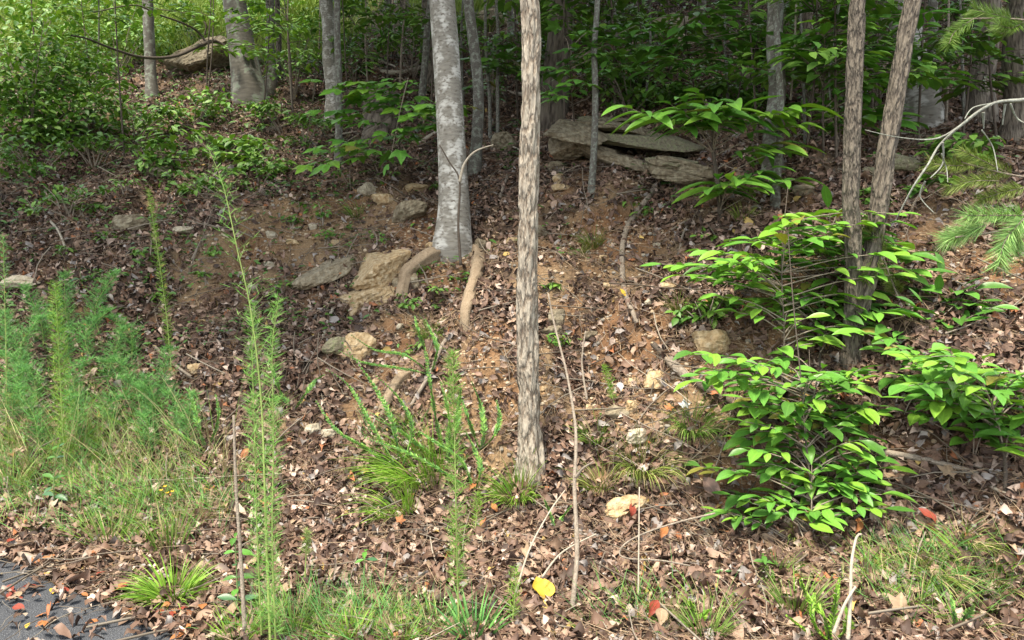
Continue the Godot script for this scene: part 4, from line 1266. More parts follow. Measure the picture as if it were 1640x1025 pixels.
		var q := [Vector3(0, -0.05, 0), pt(lerpf(e[0], e[2], 0.5) + rr(-5, 5), e[1] * 0.5, d) - p, pt(e[2], -10, d) - p, pt(e[2] + rr(-20, 20), -150, d) - p]
		part("stem", tube(q, rr(0.011, 0.02), 0.006, 20, 7), M[["wood_dark", "wood", "dull_bark"][rng.randi() % 3]], t)
		for k in 3:
			var b: Vector3 = q[1].lerp(q[2], rr(0, 1))
			var f := b + Vector3(rr(-.4, .4), rr(.1, .35), rr(-.3, .3))
			part("twig", tube([b, b.lerp(f, .5) + Vector3(0, .04, 0), f], 0.005, 0.002, 6, 5), M.wood_dark, t)
	# small ground plants on the slope
	for e in [[470, 350], [530, 372], [430, 250], [400, 300], [610, 270], [560, 285], [455, 460], [700, 300], [1135, 375], [175, 380], [130, 330], [225, 410], [100, 400], [330, 440], [60, 330], [270, 340], [690, 440], [712, 460], [650, 480], [740, 440], [660, 560], [895, 540], [300, 300], [520, 340], [610, 380], [480, 330], [345, 400], [880, 455], [1020, 330], [200, 300], [150, 440], [240, 470]]:
		var s := rr(30, 60)
		bush(e[0], e[1], s, s * 0.55, 34, 0.06, SHRUB_A, SHRUB_B, "little green seedling patch growing on the shady slope", {"name": "ground_plant", "group": "seedlings on the slope", "lobes": 4})

func airy_sapling(u: float, v: float, tiers: int) -> void:
	var p := px(u, v)
	var d := depth_of(p)
	var t := thing("understorey_sapling", "slender sapling with airy tiers of small leaves in the shady understorey", "sapling", p, "airy saplings of the understorey")
	var top := pt(u + rr(-25, 25), rr(-60, 20), d) - p
	part("stem", tube([Vector3(0, -0.05, 0), top * 0.5 + Vector3(rr(-.06, .06), 0, 0), top], 0.012, 0.005, 14, 6), M.wood_dark, t)
	for k in tiers:
		var f := rr(0.35, 1.0)
		var b := top * f
		var a := rr(0, TAU)
		var o := Vector3(cos(a), rr(0.0, 0.3), sin(a)).normalized()
		var l := rr(0.45, 0.95)
		part("twig", tube([b, b + o * l * 0.5 + Vector3(0, 0.03, 0), b + o * l], 0.005, 0.002, 6, 5), M.wood_dark, t)
		var xf := []
		var cols := []
		for i in 26:
			var s := rr(0.2, 1.05)
			var sd := o.cross(Vector3.UP).normalized() * (1.0 if i % 2 else -1.0)
			var dd := (o * rr(.2, .8) + sd * rr(.5, 1.1) + Vector3(0, rr(-.4, .1), 0)).normalized()
			xf.append(at(dir_basis(dd, Vector3(rr(-.35, .35), 1, rr(-.1, .5)), rr(0.09, 0.17)), b + o * l * s + sd * rr(0, 0.16) + Vector3(0, rr(-.05, .05), 0)))
			var c := SHRUB_A.lerp(SHRUB_B, rng.randf()) * rr(0.85, 1.15)
			cols.append(Color(c.r, c.g, c.b, 1))
		part("spray", merged(leaf_far, xf, cols), M.green, t).set_meta("kind", "stuff")

# feathery weeds: a stem with threads all round, on short side shoots
func feathery(label: String, stem: Array, d: float, rad: float, greens: Array, o := {}) -> void:
	var p := px(stem[0][0], stem[0][1])
	if o.get("front", false): p = pt(stem[0][0], stem[0][1], d); p.y = maxf(H(p.x, p.z), 0.0)
	d = depth_of(p)
	var t := thing(o.get("name", "feathery_weed"), label, "weed", p, o.get("group", ""))
	var q := []
	for i in stem.size(): q.append(pt(stem[i][0], stem[i][1], d + rr(-.03, .03)) - p if i > 0 else Vector3.ZERO)
	var len_all := 0.0
	for i in q.size() - 1: len_all += q[i].distance_to(q[i + 1])
	var line := smooth_path(q, 60)
	var st := begin()
	add_tube(st, line, func(k): return lerpf(o.get("r", 0.004), 0.0012, k), 6)
	part("stem", st.commit(), mat(lin(.28, .36, .1) if not o.get("brown", false) else lin(.25, .17, .11), 0.6), t)
	st = begin()
	var dens: float = o.get("dens", 170.0)
	var n := int(len_all * dens)
	var from: float = o.get("from", 0.12)
	var gap: float = o.get("gap", 0.0)
	for i in n:
		var k := from + (1.0 - from) * (i + rng.randf()) / n
		var c := line[clampi(int(k * 59), 0, 59)].lerp(line[clampi(int(k * 59) + 1, 0, 59)], fposmod(k * 59, 1.0))
		var shape := sin(PI * clampf(k * 0.92 + 0.08, 0, 1))
		var l := rad * (0.35 + 0.75 * shape) * rr(0.6, 1.2)
		if gap > 0.0 and nz2.get_noise_2d(k * 900.0, rad * 500) < -gap: continue
		var a := i * 2.399 + rr(-.3, .3)
		var dirn := (Vector3(cos(a), rr(0.5, 1.1), sin(a))).normalized()
		var col: Color = greens[rng.randi() % greens.size()] * rr(0.75, 1.2)
		col.a = 1
		add_blade(st, c, dirn, l, o.get("w", 0.0022), Vector3(0, 0.1, 0), col, 3)
		for j in int(o.get("threads", 7)):
			var f := rr(0.15, 1.0)
			var b := c + dirn * l * f
			var a2 := rr(0, TAU)
			add_blade(st, b, (dirn * 0.8 + Vector3(cos(a2), rr(-.2, .6), sin(a2))).normalized(), rr(0.4, 1.0) * o.get("thread", 0.03), o.get("w", 0.0022), Vector3.ZERO, col, 2)
	st.generate_normals()
	part("foliage", st.commit(), M.grass, t)

# weed with paired oval leaves, leaf by leaf
func broad_weed(label: String, stem: Array, l: float, pairs: int, mats: Array, o := {}) -> void:
	var p := px(stem[0][0], stem[0][1])
	var d := depth_of(p)
	var t := thing(o.get("name", "broadleaf_weed"), label, "weed", p, o.get("group", ""))
	var q := [Vector3(0, -0.02, 0)]
	for i in range(1, stem.size()): q.append(pt(stem[i][0], stem[i][1], d) - p)
	var line := smooth_path(q, 30)
	var st := begin()
	add_tube(st, line, func(k): return lerpf(0.004, 0.0015, k), 6)
	part("stem", st.commit(), mat(lin(.16, .25, .08), 0.6), t)
	for i in pairs:
		var k := lerpf(o.get("from", 0.25), 1.0, float(i) / maxi(pairs - 1, 1))
		var c := line[int(k * 29)]
		var a := i * 1.57 + rr(-.3, .3)
		for s in [0.0, PI]:
			var dd := Vector3(cos(a + s), rr(-.15, .3), sin(a + s)).normalized()
			leaf_part(t, leaf_a[rng.randi() % 4], mats[rng.randi() % mats.size()], dir_basis(dd, Vector3(0, 1, 0.4), l * (1.1 - 0.4 * k) * rr(0.8, 1.15)), c)

# fern-like frond shoots, small leaflets either side
func frond(t: Node3D, q: Array, w: float, greens: Array, n := 34) -> void:
	var line := smooth_path(q, 40)
	var st := begin()
	for i in n:
		var k := (i + 0.5) / n
		var c := line[int(k * 39)]
		var tg := (line[mini(int(k * 39) + 1, 39)] - line[maxi(int(k * 39) - 1, 0)]).normalized()
		var sd := tg.cross(Vector3(0.1, 1, 0.2)).normalized()
		for s in [-1.0, 1.0, 0.3, -0.4]:
			var col: Color = greens[rng.randi() % greens.size()] * rr(0.8, 1.2)
			col.a = 1
			add_blade(st, c, (sd * s + tg * 0.7 + Vector3(0, rr(0, .5), 0)).normalized(), 0.55 * w * (0.35 + 0.9 * sin(PI * clampf(k + 0.08, 0, 1))) * rr(0.7, 1.1), 0.011, Vector3(0, -0.06, 0), col, 3)
	st.generate_normals()
	part("frond", st.commit(), M.grass, t)
	part("stem", tube(q, 0.003, 0.001, 20, 5), M.wood, t)

func frond_weed(label: String, base: Array, fronds: Array, w: float, greens: Array, group := "") -> void:
	var p := px(base[0], base[1])
	var d := depth_of(p)
	var t := thing("frond_weed", label, "weed", p, group)
	for f in fronds:
		var q := [Vector3(0, 0, 0)]
		for e in f: q.append(pt(e[0], e[1], d + rr(-.12, .05)) - p)
		var tot := 0.0
		for i in q.size() - 1: tot += q[i].distance_to(q[i + 1])
		frond(t, q, w, greens, clampi(int(tot * 130.0), 18, 130))

func tuft(u: float, v: float, h: float, n: int, greens: Array, label: String, o := {}) -> void:
	var p := px(u, v)
	var d := depth_of(p)
	var l: float = h * d / F * o.get("tall", 1.15)
	n = int(n * o.get("many", 1.8))
	solo("grass_tuft", tuft_mesh(n, l, o.get("spread", 0.6), o.get("droop", Vector3.ZERO), greens, o.get("dry", 0.1), o.get("w", 0.0045) * 1.35, l * o.get("base", 0.25)), M.grass, label, "grass", p, o.get("group", ""))

func weeds() -> void:
	# tall feathery weeds
	feathery("tallest feathery weed with a bent tip in the left foreground", [[432, 1010], [428, 900], [424, 780], [418, 640], [402, 500], [380, 400], [358, 300], [334, 238]], 2.85, 0.1, [Color(0.2, 0.42, 0.08), Color(0.16, 0.36, 0.07), Color(0.27, 0.47, 0.12)], {"front": true, "r": 0.0055, "dens": 85, "thread": 0.05, "threads": 5, "from": 0.05, "w": 0.0017, "gap": 0.35})
	feathery("feathery weed shoot close beside the tallest one, on its left", [[418, 1000], [412, 860], [408, 700], [404, 560], [408, 486]], 2.9, 0.04, [Color(0.2, 0.42, 0.08), Color(0.16, 0.36, 0.07), Color(0.27, 0.47, 0.12)], {"front": true, "dens": 150, "w": 0.0016, "from": 0.03, "threads": 9, "thread": 0.05, "gap": 0.3})
	feathery("feathery weed shoot close beside the tallest one, on its right", [[440, 1000], [436, 860], [438, 700], [436, 560], [446, 480]], 2.85, 0.04, [Color(0.2, 0.42, 0.08), Color(0.16, 0.36, 0.07), Color(0.27, 0.47, 0.12)], {"front": true, "dens": 150, "w": 0.0016, "from": 0.03, "threads": 9, "thread": 0.05, "gap": 0.3})
	feathery("slender feathery weed with a pale tip left of the tallest one", [[275, 600], [266, 500], [255, 420], [246, 360], [238, 304]], 4.6, 0.05, G_BRIGHT, {"dens": 150, "thread": 0.035})
	feathery("feathery weed rising out of the green mass on the left", [[105, 760], [100, 680], [96, 600], [92, 520], [88, 455]], 4.0, 0.085, G_BRIGHT, {"dens": 190, "thread": 0.045})
	feathery("feathery weed at the left edge of the picture", [[10, 700], [10, 600], [8, 500], [6, 420], [4, 375]], 4.2, 0.07, G_SOFT, {"dens": 120})
	feathery("tall thin feathery weed in front of the furrowed tree's left side", [[735, 1000], [732, 900], [730, 800], [728, 700], [726, 620], [724, 565]], 3.0, 0.06, [Color(0.2, 0.36, 0.06), Color(0.15, 0.32, 0.05)], {"front": true, "dens": 230, "gap": 0.3, "threads": 8, "thread": 0.045, "w": 0.0018})
	feathery("short feathery weed in front of the dark litter right of the furrowed tree", [[985, 650], [976, 620], [968, 586]], 4.6, 0.04, G_BRIGHT, {"dens": 240})
	feathery("seedling feathery weed at the bottom left of centre", [[488, 940], [490, 890], [492, 850]], 3.2, 0.035, [Color(0.25, 0.34, 0.1)], {"dens": 160, "from": 0.5})
	feathery("small feathery weed beside the yellow leaf", [[820, 1005], [824, 960], [826, 910]], 3.0, 0.05, G_BRIGHT, {"dens": 200})
	feathery("small feathery weed in front of the foot of the furrowed tree", [[760, 860], [764, 820], [766, 790]], 3.5, 0.05, G_BRIGHT, {"dens": 200})
	var n := 0
	var spots := [[20, 640], [60, 610], [130, 620], [170, 590], [215, 640], [40, 560], [95, 560], [150, 545], [200, 600], [250, 640], [285, 660], [240, 690], [180, 660], [120, 670], [60, 680], [20, 590], [300, 690], [10, 530], [70, 520], [270, 610], [160, 500], [115, 505], [210, 545], [230, 655]]
	for s in spots:
		feathery("soft feathery weed in the dense green mass on the left", [[s[0], s[1] + 40], [s[0] + rr(-14, 14), s[1] - 10], [s[0] + rr(-40, 40), s[1] - rr(15, 70)]], 4.5, 0.12, G_SOFT, {"dens": 300, "group": "weeds of the green mass on the left", "thread": 0.05, "threads": 9, "w": 0.003, "gap": 0.3})
		n += 1
	# frond weeds in the middle
	frond_weed("arching ferny weed over the bare clay below the ochre outcrop", [640, 760], [[[600, 690], [560, 620], [520, 590]], [[630, 680], [600, 620], [545, 545]], [[660, 690], [640, 640], [600, 600]], [[590, 720], [540, 690], [505, 640]]], 0.05, G_FERN)
	frond_weed("ferny weed left of the tall thin feathery weed", [715, 740], [[[700, 680], [690, 620], [680, 560]], [[730, 690], [735, 650], [738, 620]], [[680, 720], [640, 690], [600, 670]], [[720, 690], [716, 650], [705, 610]]], 0.055, G_FERN)
	frond_weed("ferny weed beside the bare root under the grey tree", [690, 600], [[[680, 560], [670, 530], [664, 505]], [[650, 570], [600, 560], [560, 535]], [[640, 590], [580, 580], [540, 560]], [[700, 560], [690, 530], [680, 510]]], 0.045, G_FERN)
	frond_weed("ferny weed lying low above the bright grass tuft", [760, 790], [[[700, 750], [640, 720], [580, 700]], [[740, 740], [700, 710], [670, 690]], [[770, 750], [760, 720], [745, 690]]], 0.05, G_FERN)
	frond_weed("light green ferny weed at the bottom right", [1330, 1030], [[[1320, 990], [1290, 950], [1282, 925]], [[1335, 990], [1340, 950], [1345, 925]], [[1310, 1010], [1300, 980], [1305, 950]], [[1355, 1010], [1360, 990], [1352, 970]], [[1290, 1010], [1265, 990], [1258, 985]]], 0.05, G_BRIGHT)
	frond_weed("ferny sprig in the litter left of the thin upright stick", [890, 850], [[[880, 820], [872, 800]], [[900, 830], [915, 810]], [[885, 870], [880, 905]]], 0.035, G_FERN)
	frond_weed("small ferny weed at the bottom right of centre", [1115, 1010], [[[1110, 980], [1105, 960]], [[1128, 985], [1140, 975]]], 0.04, G_BRIGHT)
	frond_weed("ferny weed at the lower right edge", [1530, 1010], [[[1528, 980], [1522, 950]], [[1545, 990], [1560, 970]]], 0.04, G_FERN)
	frond_weed("ferny weed sprawling on the litter left of the two light tan stones", [470, 660], [[[450, 630], [440, 600], [430, 575]], [[490, 630], [505, 610], [520, 600]], [[460, 640], [430, 640], [405, 630]]], 0.05, G_FERN)
	frond_weed("ferny weed at the right side of the tall thin feathery weed", [770, 720], [[[775, 690], [770, 650], [755, 610]], [[790, 700], [800, 670], [795, 640]], [[760, 700], [750, 670], [740, 640]]], 0.05, G_FERN)
	frond_weed("ferny weed at the edge of the green mass on the left", [330, 720], [[[320, 690], [310, 650], [300, 620]], [[345, 690], [350, 660], [345, 630]], [[310, 710], [280, 690], [260, 670]]], 0.05, G_FERN)
	# broad leaved weeds
	broad_weed("blue green broad leaved weed at the edge of the left verge", [[88, 815], [86, 780], [88, 740], [95, 715]], 0.085, 6, ["leaf_blue", "leaf_blue", "leaf_mid"])
	broad_weed("broad leaved weed in front of the tallest feathery weed", [[382, 985], [380, 940], [378, 900], [376, 862]], 0.085, 6, ["leaf_blue", "leaf_mid", "leaf_fresh"])
	broad_weed("seedling with four pale leaves near the bottom left of centre", [[582, 950], [584, 910], [585, 884]], 0.07, 2, ["leaf_fresh", "leaf_blue"], {"from": 0.85})
	broad_weed("dark glossy three leaved plant at the left above the weeds", [[135, 465], [130, 445], [128, 432]], 0.15, 2, ["leaf_deep"], {"from": 0.6})
	broad_weed("thin seedling right of the furrowed tree", [[905, 560], [895, 545], [885, 535]], 0.05, 5, ["leaf_mid"])
	broad_weed("dark seedling in the litter at the lower right", [[1165, 930], [1160, 915]], 0.06, 3, ["leaf_mid", "leaf_deep"], {"from": 0.5})
	broad_weed("green seedling under the sapling at the lower right", [[1235, 925], [1228, 905], [1222, 890]], 0.08, 4, ["leaf_mid"], {"from": 0.2})
	broad_weed("small dark seedling beside the short feathery weed", [[965, 670], [960, 655]], 0.05, 3, ["leaf_deep", "leaf_mid"], {"from": 0.4})
	# grass tufts
	var dn := Vector3(-0.05, -0.1, 0.16)
	tuft(672, 770, 105, 150, G_BRIGHT, "big bright grass tuft drooping left of the furrowed tree's foot", {"droop": Vector3(-0.13, -0.12, 0.12), "spread": 0.5, "base": 0.3})
	tuft(640, 825, 80, 90, G_BRIGHT, "lower bright grass tuft hanging under the big one", {"droop": Vector3(-0.12, -0.14, 0.12), "spread": 0.5})
	tuft(826, 800, 72, 120, G_BRIGHT, "yellow green grass tuft at the furrowed tree's foot", {"droop": dn, "dry": 0.15})
	tuft(1030, 755, 90, 120, G_OLIVE, "olive grass tuft drooping over the broad tan rock", {"droop": Vector3(0, -0.2, 0.2), "dry": 0.25, "w": 0.004})
	tuft(960, 780, 60, 60, G_OLIVE, "thin olive grass left of the broad tan rock", {"droop": Vector3(-.08, -0.12, 0.12), "dry": 0.3})
	tuft(1112, 690, 75, 110, G_MID, "dark grass tuft hanging in the bank right of the stones", {"droop": Vector3(0, -0.22, 0.2), "dry": 0.15, "w": 0.004})
	tuft(952, 705, 50, 60, G_MID, "short green tuft below the grey stone slab", {"droop": dn})
	tuft(275, 960, 72, 140, G_BRIGHT, "round bright grass clump at the edge of the asphalt", {"droop": Vector3(0, -0.08, 0.05), "spread": 0.8, "dry": 0.02, "w": 0.006})
	tuft(380, 1030, 60, 70, G_BRIGHT, "bright grass at the bottom edge left of the tallest weed", {"spread": 0.7})
	tuft(175, 870, 95, 90, G_MID, "upright grass tuft on the verge left of the yellow flower", {"many": 0.75, "tall": 0.8, "spread": 0.35, "dry": 0.15})
	tuft(270, 880, 120, 80, G_MID, "tall grass tuft under the yellow flower", {"many": 0.75, "tall": 0.8, "spread": 0.3, "dry": 0.3})
	tuft(20, 780, 80, 90, G_MID, "yellowish grass tuft at the left edge", {"many": 0.75, "tall": 0.8, "spread": 0.5, "dry": 0.3})
	tuft(560, 1025, 70, 100, G_BRIGHT, "bright grass tuft at the bottom edge left of centre", {"many": 1.2, "tall": 0.8, "spread": 0.6, "w": 0.006})
	tuft(640, 1030, 50, 60, G_BRIGHT, "short bright tuft at the bottom edge", {"spread": 0.7})
	tuft(760, 1020, 75, 26, G_SOFT, "tuft of broad blue green grass blades at the bottom centre", {"spread": 0.6, "w": 0.009, "dry": 0.0, "base": 0.25, "many": 2.6})
	tuft(470, 1015, 60, 60, G_MID, "grass tuft right of the tallest feathery weed's foot", {"spread": 0.5, "dry": 0.2})
	tuft(1440, 880, 100, 130, G_OLIVE, "drooping olive grass tuft below the sapling on the right", {"many": 0.75, "tall": 0.8, "droop": Vector3(0.08, -0.2, 0.2), "dry": 0.25})
	tuft(1400, 930, 100, 110, G_MID, "drooping grass tuft above the light ferny weed", {"many": 0.75, "tall": 0.8, "droop": Vector3(0.05, -0.2, 0.18), "dry": 0.25})
	tuft(1500, 920, 110, 130, G_OLIVE, "long drooping grass tuft at the lower right", {"many": 0.75, "tall": 0.8, "droop": Vector3(0.1, -0.2, 0.2), "dry": 0.3})
	tuft(1560, 870, 80, 90, G_OLIVE, "grass tuft near the right edge below the red leaf", {"many": 0.75, "tall": 0.8, "droop": Vector3(0.08, -0.2, 0.18), "dry": 0.35})
	tuft(1610, 940, 90, 90, G_OLIVE, "dry grass tuft at the lower right edge", {"many": 0.75, "tall": 0.8, "droop": Vector3(0.06, -0.2, 0.18), "dry": 0.5})
	tuft(1285, 860, 80, 100, G_OLIVE, "dark grass tuft hanging beneath the nearest sapling", {"many": 0.75, "tall": 0.8, "droop": Vector3(0, -0.2, 0.18), "dry": 0.2})
	tuft(1250, 930, 60, 60, G_MID, "short tuft under the nearest sapling's left side", {"droop": Vector3(0, -0.15, 0.15)})
	tuft(1275, 980, 70, 70, G_MID, "tuft left of the light ferny weed", {"spread": 0.6})
	tuft(1130, 1020, 70, 50, G_MID, "grass tuft at the bottom right of centre", {"spread": 0.5})
	tuft(950, 395, 40, 60, G_OLIVE, "small grass tuft in the bare slope right of the furrowed tree", {"droop": dn, "dry": 0.15})
	tuft(925, 410, 34, 40, G_OLIVE, "smaller grass tuft left of the one in the bare slope", {"droop": dn})
	tuft(1085, 495, 36, 50, G_OLIVE, "dark little tuft left of the blocky tan rock", {"droop": dn})
	tuft(570, 345, 34, 40, G_MID, "little grass tuft by the rounded brown rock", {"droop": dn})
	tuft(690, 540, 46, 60, G_MID, "grass hanging beside the bare root", {"droop": Vector3(0, -0.2, 0.18), "dry": 0.2})
	tuft(1190, 350, 36, 40, G_OLIVE, "small tuft in the shade behind the long leaved sapling", {"droop": dn})
	tuft(375, 760, 110, 60, [Color(0.4, 0.36, 0.2), Color(0.5, 0.44, 0.28)], "straw coloured dry grass left of the tallest weed", {"many": 0.75, "tall": 0.8, "spread": 0.5, "dry": 0.6, "w": 0.003, "droop": Vector3(0.06, -0.05, 0)})
	tuft(330, 830, 90, 60, [Color(0.4, 0.36, 0.2), Color(0.2, 0.28, 0.09)], "mixed dry and green grass in the verge", {"many": 0.75, "tall": 0.8, "spread": 0.6, "dry": 0.5, "w": 0.003})
	for e in [[60, 740, 120], [150, 760, 110], [215, 770, 120], [300, 780, 130], [120, 700, 100], [10, 740, 110], [350, 720, 120], [250, 730, 110]]:
		tuft(e[0], e[1], e[2], 26, [Color(0.36, 0.4, 0.16), Color(0.2, 0.32, 0.07), Color(0.45, 0.4, 0.22)], "tall thin pale grass standing in the left verge", {"spread": 0.55, "dry": 0.3, "w": 0.0026, "base": 0.5, "group": "tall pale grasses of the left verge"})
	# yellow flowers
	var p := px(262, 840)
	var d := depth_of(p)
	var t := thing("yellow_flower", "yellow flowered weed on the verge", "flower", p)
	part("stem", tube([Vector3(0, -.02, 0), pt(264, 810, d) - p, pt(266, 785, d) - p], 0.003, 0.002, 10, 5), mat(lin(.16, .25, .06), .6), t)
	for e in [[258, 786], [264, 780], [268, 790], [276, 788]]:
		for k in 5:
			var a := TAU * k / 5
			var o := part("petal", leaf_a[0], M.petal, t)
			o.transform = at(dir_basis(Vector3(cos(a), 0.5, sin(a)), Vector3.UP, 0.014), pt(e[0], e[1], d) - p)

# ------------------------------------------------------------------ sticks, pine, single leaves
func stick(label: String, pts: Array, w0: float, w1: float, m: String, o := {}) -> Node3D:
	var q := []
	for e in pts:
		var a: Vector3
		if e.size() > 2: a = pt(e[0], e[1], e[2])
		else:
			a = px(e[0], e[1])
			a += N(a.x, a.z) * 0.02
		q.append(a)
	var base: Vector3 = q[0]
	var d := depth_of(base)
	if pts[0].size() == 2:
		q[0] = base - N(base.x, base.z) * 0.045
		base = q[0]
	for i in q.size(): q[i] -= base
	var me := tube(q, w0 * 0.5 * d / F, w1 * 0.5 * d / F, o.get("n", 28), 9, o.get("rough", 0.15), 0.3)
	return solo(o.get("name", "stick"), me, M[m], label, o.get("cat", "stick"), base, o.get("group", ""))

func sticks() -> void:
	stick("long grey stick lying in the litter on the left", [[165, 492], [205, 520], [250, 560], [285, 590], [312, 608]], 6, 4, "wood")
	stick("curved bare root snaking down the slope right of the furrowed tree", [[1058, 285], [1034, 325], [1010, 355], [998, 395], [996, 440], [1000, 470], [1014, 500], [1024, 522]], 10, 6, "wood", {"rough": 0.3})
	stick("broken log end poking out of the litter right of centre", [[1060, 566], [1080, 588], [1100, 608]], 16, 14, "wood", {"name": "broken_log", "cat": "log", "rough": 0.4})
	stick("dark fallen branch running right from the broken log", [[1040, 545], [1070, 575], [1120, 620], [1170, 645], [1245, 682]], 9, 8, "wood_dark", {"rough": 0.3})
	stick("forked stub sticking up beside the broken log", [[1050, 565], [1068, 555], [1082, 546]], 9, 6, "wood_dark")
	stick("long pale fallen branch in the litter on the right", [[1355, 712], [1420, 728], [1480, 738], [1545, 755], [1600, 776]], 12, 7, "wood")
	stick("short pale stick at the end of the long fallen branch", [[1578, 770], [1600, 790], [1625, 800]], 7, 4, "wood_pale")
	stick("thin upright dead stem rising from the bottom right of the furrowed tree", [[908, 1030, 3.1], [918, 960, 3.15], [924, 880, 3.25], [920, 780, 3.4], [922, 690, 3.55], [908, 600, 3.7], [888, 520, 3.85], [878, 470, 3.9]], 9, 3, "wood", {"n": 60, "rough": 0.2})
	stick("thin side shoot of dead wood beside the upright dead stem", [[922, 765, 3.4], [934, 750, 3.38], [950, 740, 3.36]], 5, 2, "wood")
	stick("thin brown dead stem standing left of the tallest weed", [[392, 1010, 2.9], [386, 900, 2.95], [378, 780, 3.0], [374, 665, 3.05]], 7, 4, "wood", {"n": 40})
	stick("grey fallen limb beside the lower bare root", [[722, 525], [708, 560], [690, 600], [664, 645], [640, 690]], 7, 5, "wood")
	stick("pale dry stalk at the lower right with a crook", [[1358, 1025, 2.7], [1362, 960, 2.75], [1364, 900, 2.8], [1372, 860, 2.85], [1380, 856, 2.85]], 7, 4, "wood_pale", {"n": 40})
	stick("second pale dry stalk leaning on the crooked one", [[1335, 1015, 2.7], [1352, 970, 2.72], [1370, 940, 2.75]], 6, 4, "wood_pale")
	stick("thin looping vine across the litter at the lower centre", [[1145, 822, 3.5], [1080, 838, 3.45], [1030, 855, 3.4], [1000, 872, 3.35], [992, 888, 3.33], [1010, 895, 3.3], [1060, 898, 3.3], [1105, 906, 3.3]], 3, 2.5, "wood", {"n": 50, "name": "vine", "cat": "vine"})
	stick("short stick in the litter at the lower right of centre", [[1082, 965], [1110, 945], [1152, 926]], 5, 4, "wood")
	stick("pale leaning grass stalk in front of the furrowed tree's foot", [[826, 950, 3.1], [848, 880, 3.2], [880, 820, 3.3], [905, 785, 3.4]], 3.5, 2, "wood_pale")
	stick("thin pale stalk right of the leaning grass stalk", [[868, 925, 3.2], [900, 885, 3.25], [955, 855, 3.3]], 3.5, 2, "wood_pale")
	stick("slanting grey stick on the slope left of the tallest weed's tip", [[342, 362], [325, 390], [310, 418]], 5, 4, "wood")
	stick("dark root arching down the rocks beside the overhanging slab", [[545, 470], [530, 505], [520, 535], [514, 565]], 5, 4, "wood_pale")
	stick("dead twig standing before the pale grey tree's trunk", [[738, 425, 6.0], [734, 360, 6.0], [736, 290, 6.0], [720, 260, 6.0], [704, 232, 6.0]], 5, 2, "wood_dark", {"n": 40})
	stick("pale forked twig right of the pale grey tree", [[736, 292, 6.0], [744, 262, 6.0], [762, 242, 6.0], [790, 232, 6.0]], 5, 2, "wood_pale")
	stick("slanted thin stick between the two middle trees", [[795, 325], [812, 290], [828, 250]], 5, 4, "wood")
	stick("thin stick leaning on the slope below the ledge", [[1085, 405], [1098, 375], [1120, 340]], 4, 3, "wood")
	stick("long thin twig lying across the slope below the ledge", [[1060, 375], [1100, 358], [1150, 340]], 4, 3, "wood")
	stick("thin dead shoot right of the furrowed tree", [[940, 640, 4.3], [932, 580, 4.4], [938, 530, 4.45]], 4, 2, "wood")
	stick("thin straight stalk in front of the hanging grass", [[1022, 980, 3.2], [1023, 880, 3.3], [1024, 780, 3.4]], 3, 2, "wood_pale")
	stick("fallen dead limb behind the stump", [[590, 108], [640, 118], [700, 100]], 8, 5, "wood_pale")
	stick("second fallen limb behind the stump", [[600, 118], [660, 108], [690, 84]], 6, 4, "wood")
	stick("fallen limb behind the furrowed tree up the slope", [[790, 140], [830, 152], [870, 158]], 6, 5, "wood_pale")
	stick("fallen limb leaning behind the leaning broad grey tree", [[1430, 140], [1465, 180], [1495, 200]], 9, 6, "wood_dark")
	stick("fallen limb across the slope before the right hand trees", [[1480, 146], [1530, 146], [1580, 150]], 5, 4, "wood")
	stick("bare limb lying on the left slope", [[62, 335], [95, 370], [110, 410]], 5, 3, "wood_pale")
	stick("log lying across the upper left slope", [[10, 240], [60, 215], [110, 205], [160, 210]], 8, 5, "wood")
	stick("thin twig lying below the left forest tree", [[285, 182], [330, 182], [372, 178]], 6, 4, "wood")
	stick("crooked twig at the foot of the furrowed tree, on its left", [[700, 700], [760, 695], [825, 692]], 5, 3, "wood_pale")
	stick("thin dry stalk lying across the centre litter", [[560, 770], [620, 745], [700, 712], [720, 700]], 4, 2, "wood_pale")
	stick("dark branch lying under the nearest sapling", [[1100, 940], [1130, 905], [1170, 860]], 8, 4, "wood_dark")
	stick("whitish stem arching in the bank at the right edge", [[1590, 500, 4.6], [1604, 530, 4.5], [1606, 560, 4.5], [1598, 590, 4.5]], 5, 3, "wood")
	stick("thin vine hanging between the straight trunk and the twin stems", [[1345, 0, 5.6], [1338, 40, 5.6], [1335, 80, 5.6], [1328, 120, 5.6], [1330, 160, 5.6]], 4, 3, "lichen_wood", {"name": "vine", "cat": "vine"})
	stick("green cane standing before the straight grey trunk", [[1266, 160, 5.8], [1272, 90, 5.8], [1275, 0, 5.8]], 3, 3, "wood_pale")
	for i in 60:
		var u := rr(430, 1600)
		var v := rr(60, 260)
		if i % 3 == 0: u = rr(0, 420); v = rr(180, 320)
		var a := rr(-0.5, 0.5)
		var l := rr(30, 90)
		stick("dead twig lying on the shady upper slope", [[u, v], [u + cos(a) * l * 0.5, v + sin(a) * l * 0.5 + rr(-4, 4)], [u + cos(a) * l, v + sin(a) * l]], rr(3, 6), 2, ["wood", "wood_dark", "wood_pale"][i % 3], {"group": "dead twigs on the upper slope", "n": 10, "name": "dead_twig"})
	# lichen covered dead branch reaching in from the right
	var b := pt(1690, 150, 3.6)
	var t := thing("lichen_branch", "bare whitish lichen covered branch reaching in from the right edge", "branch", b)
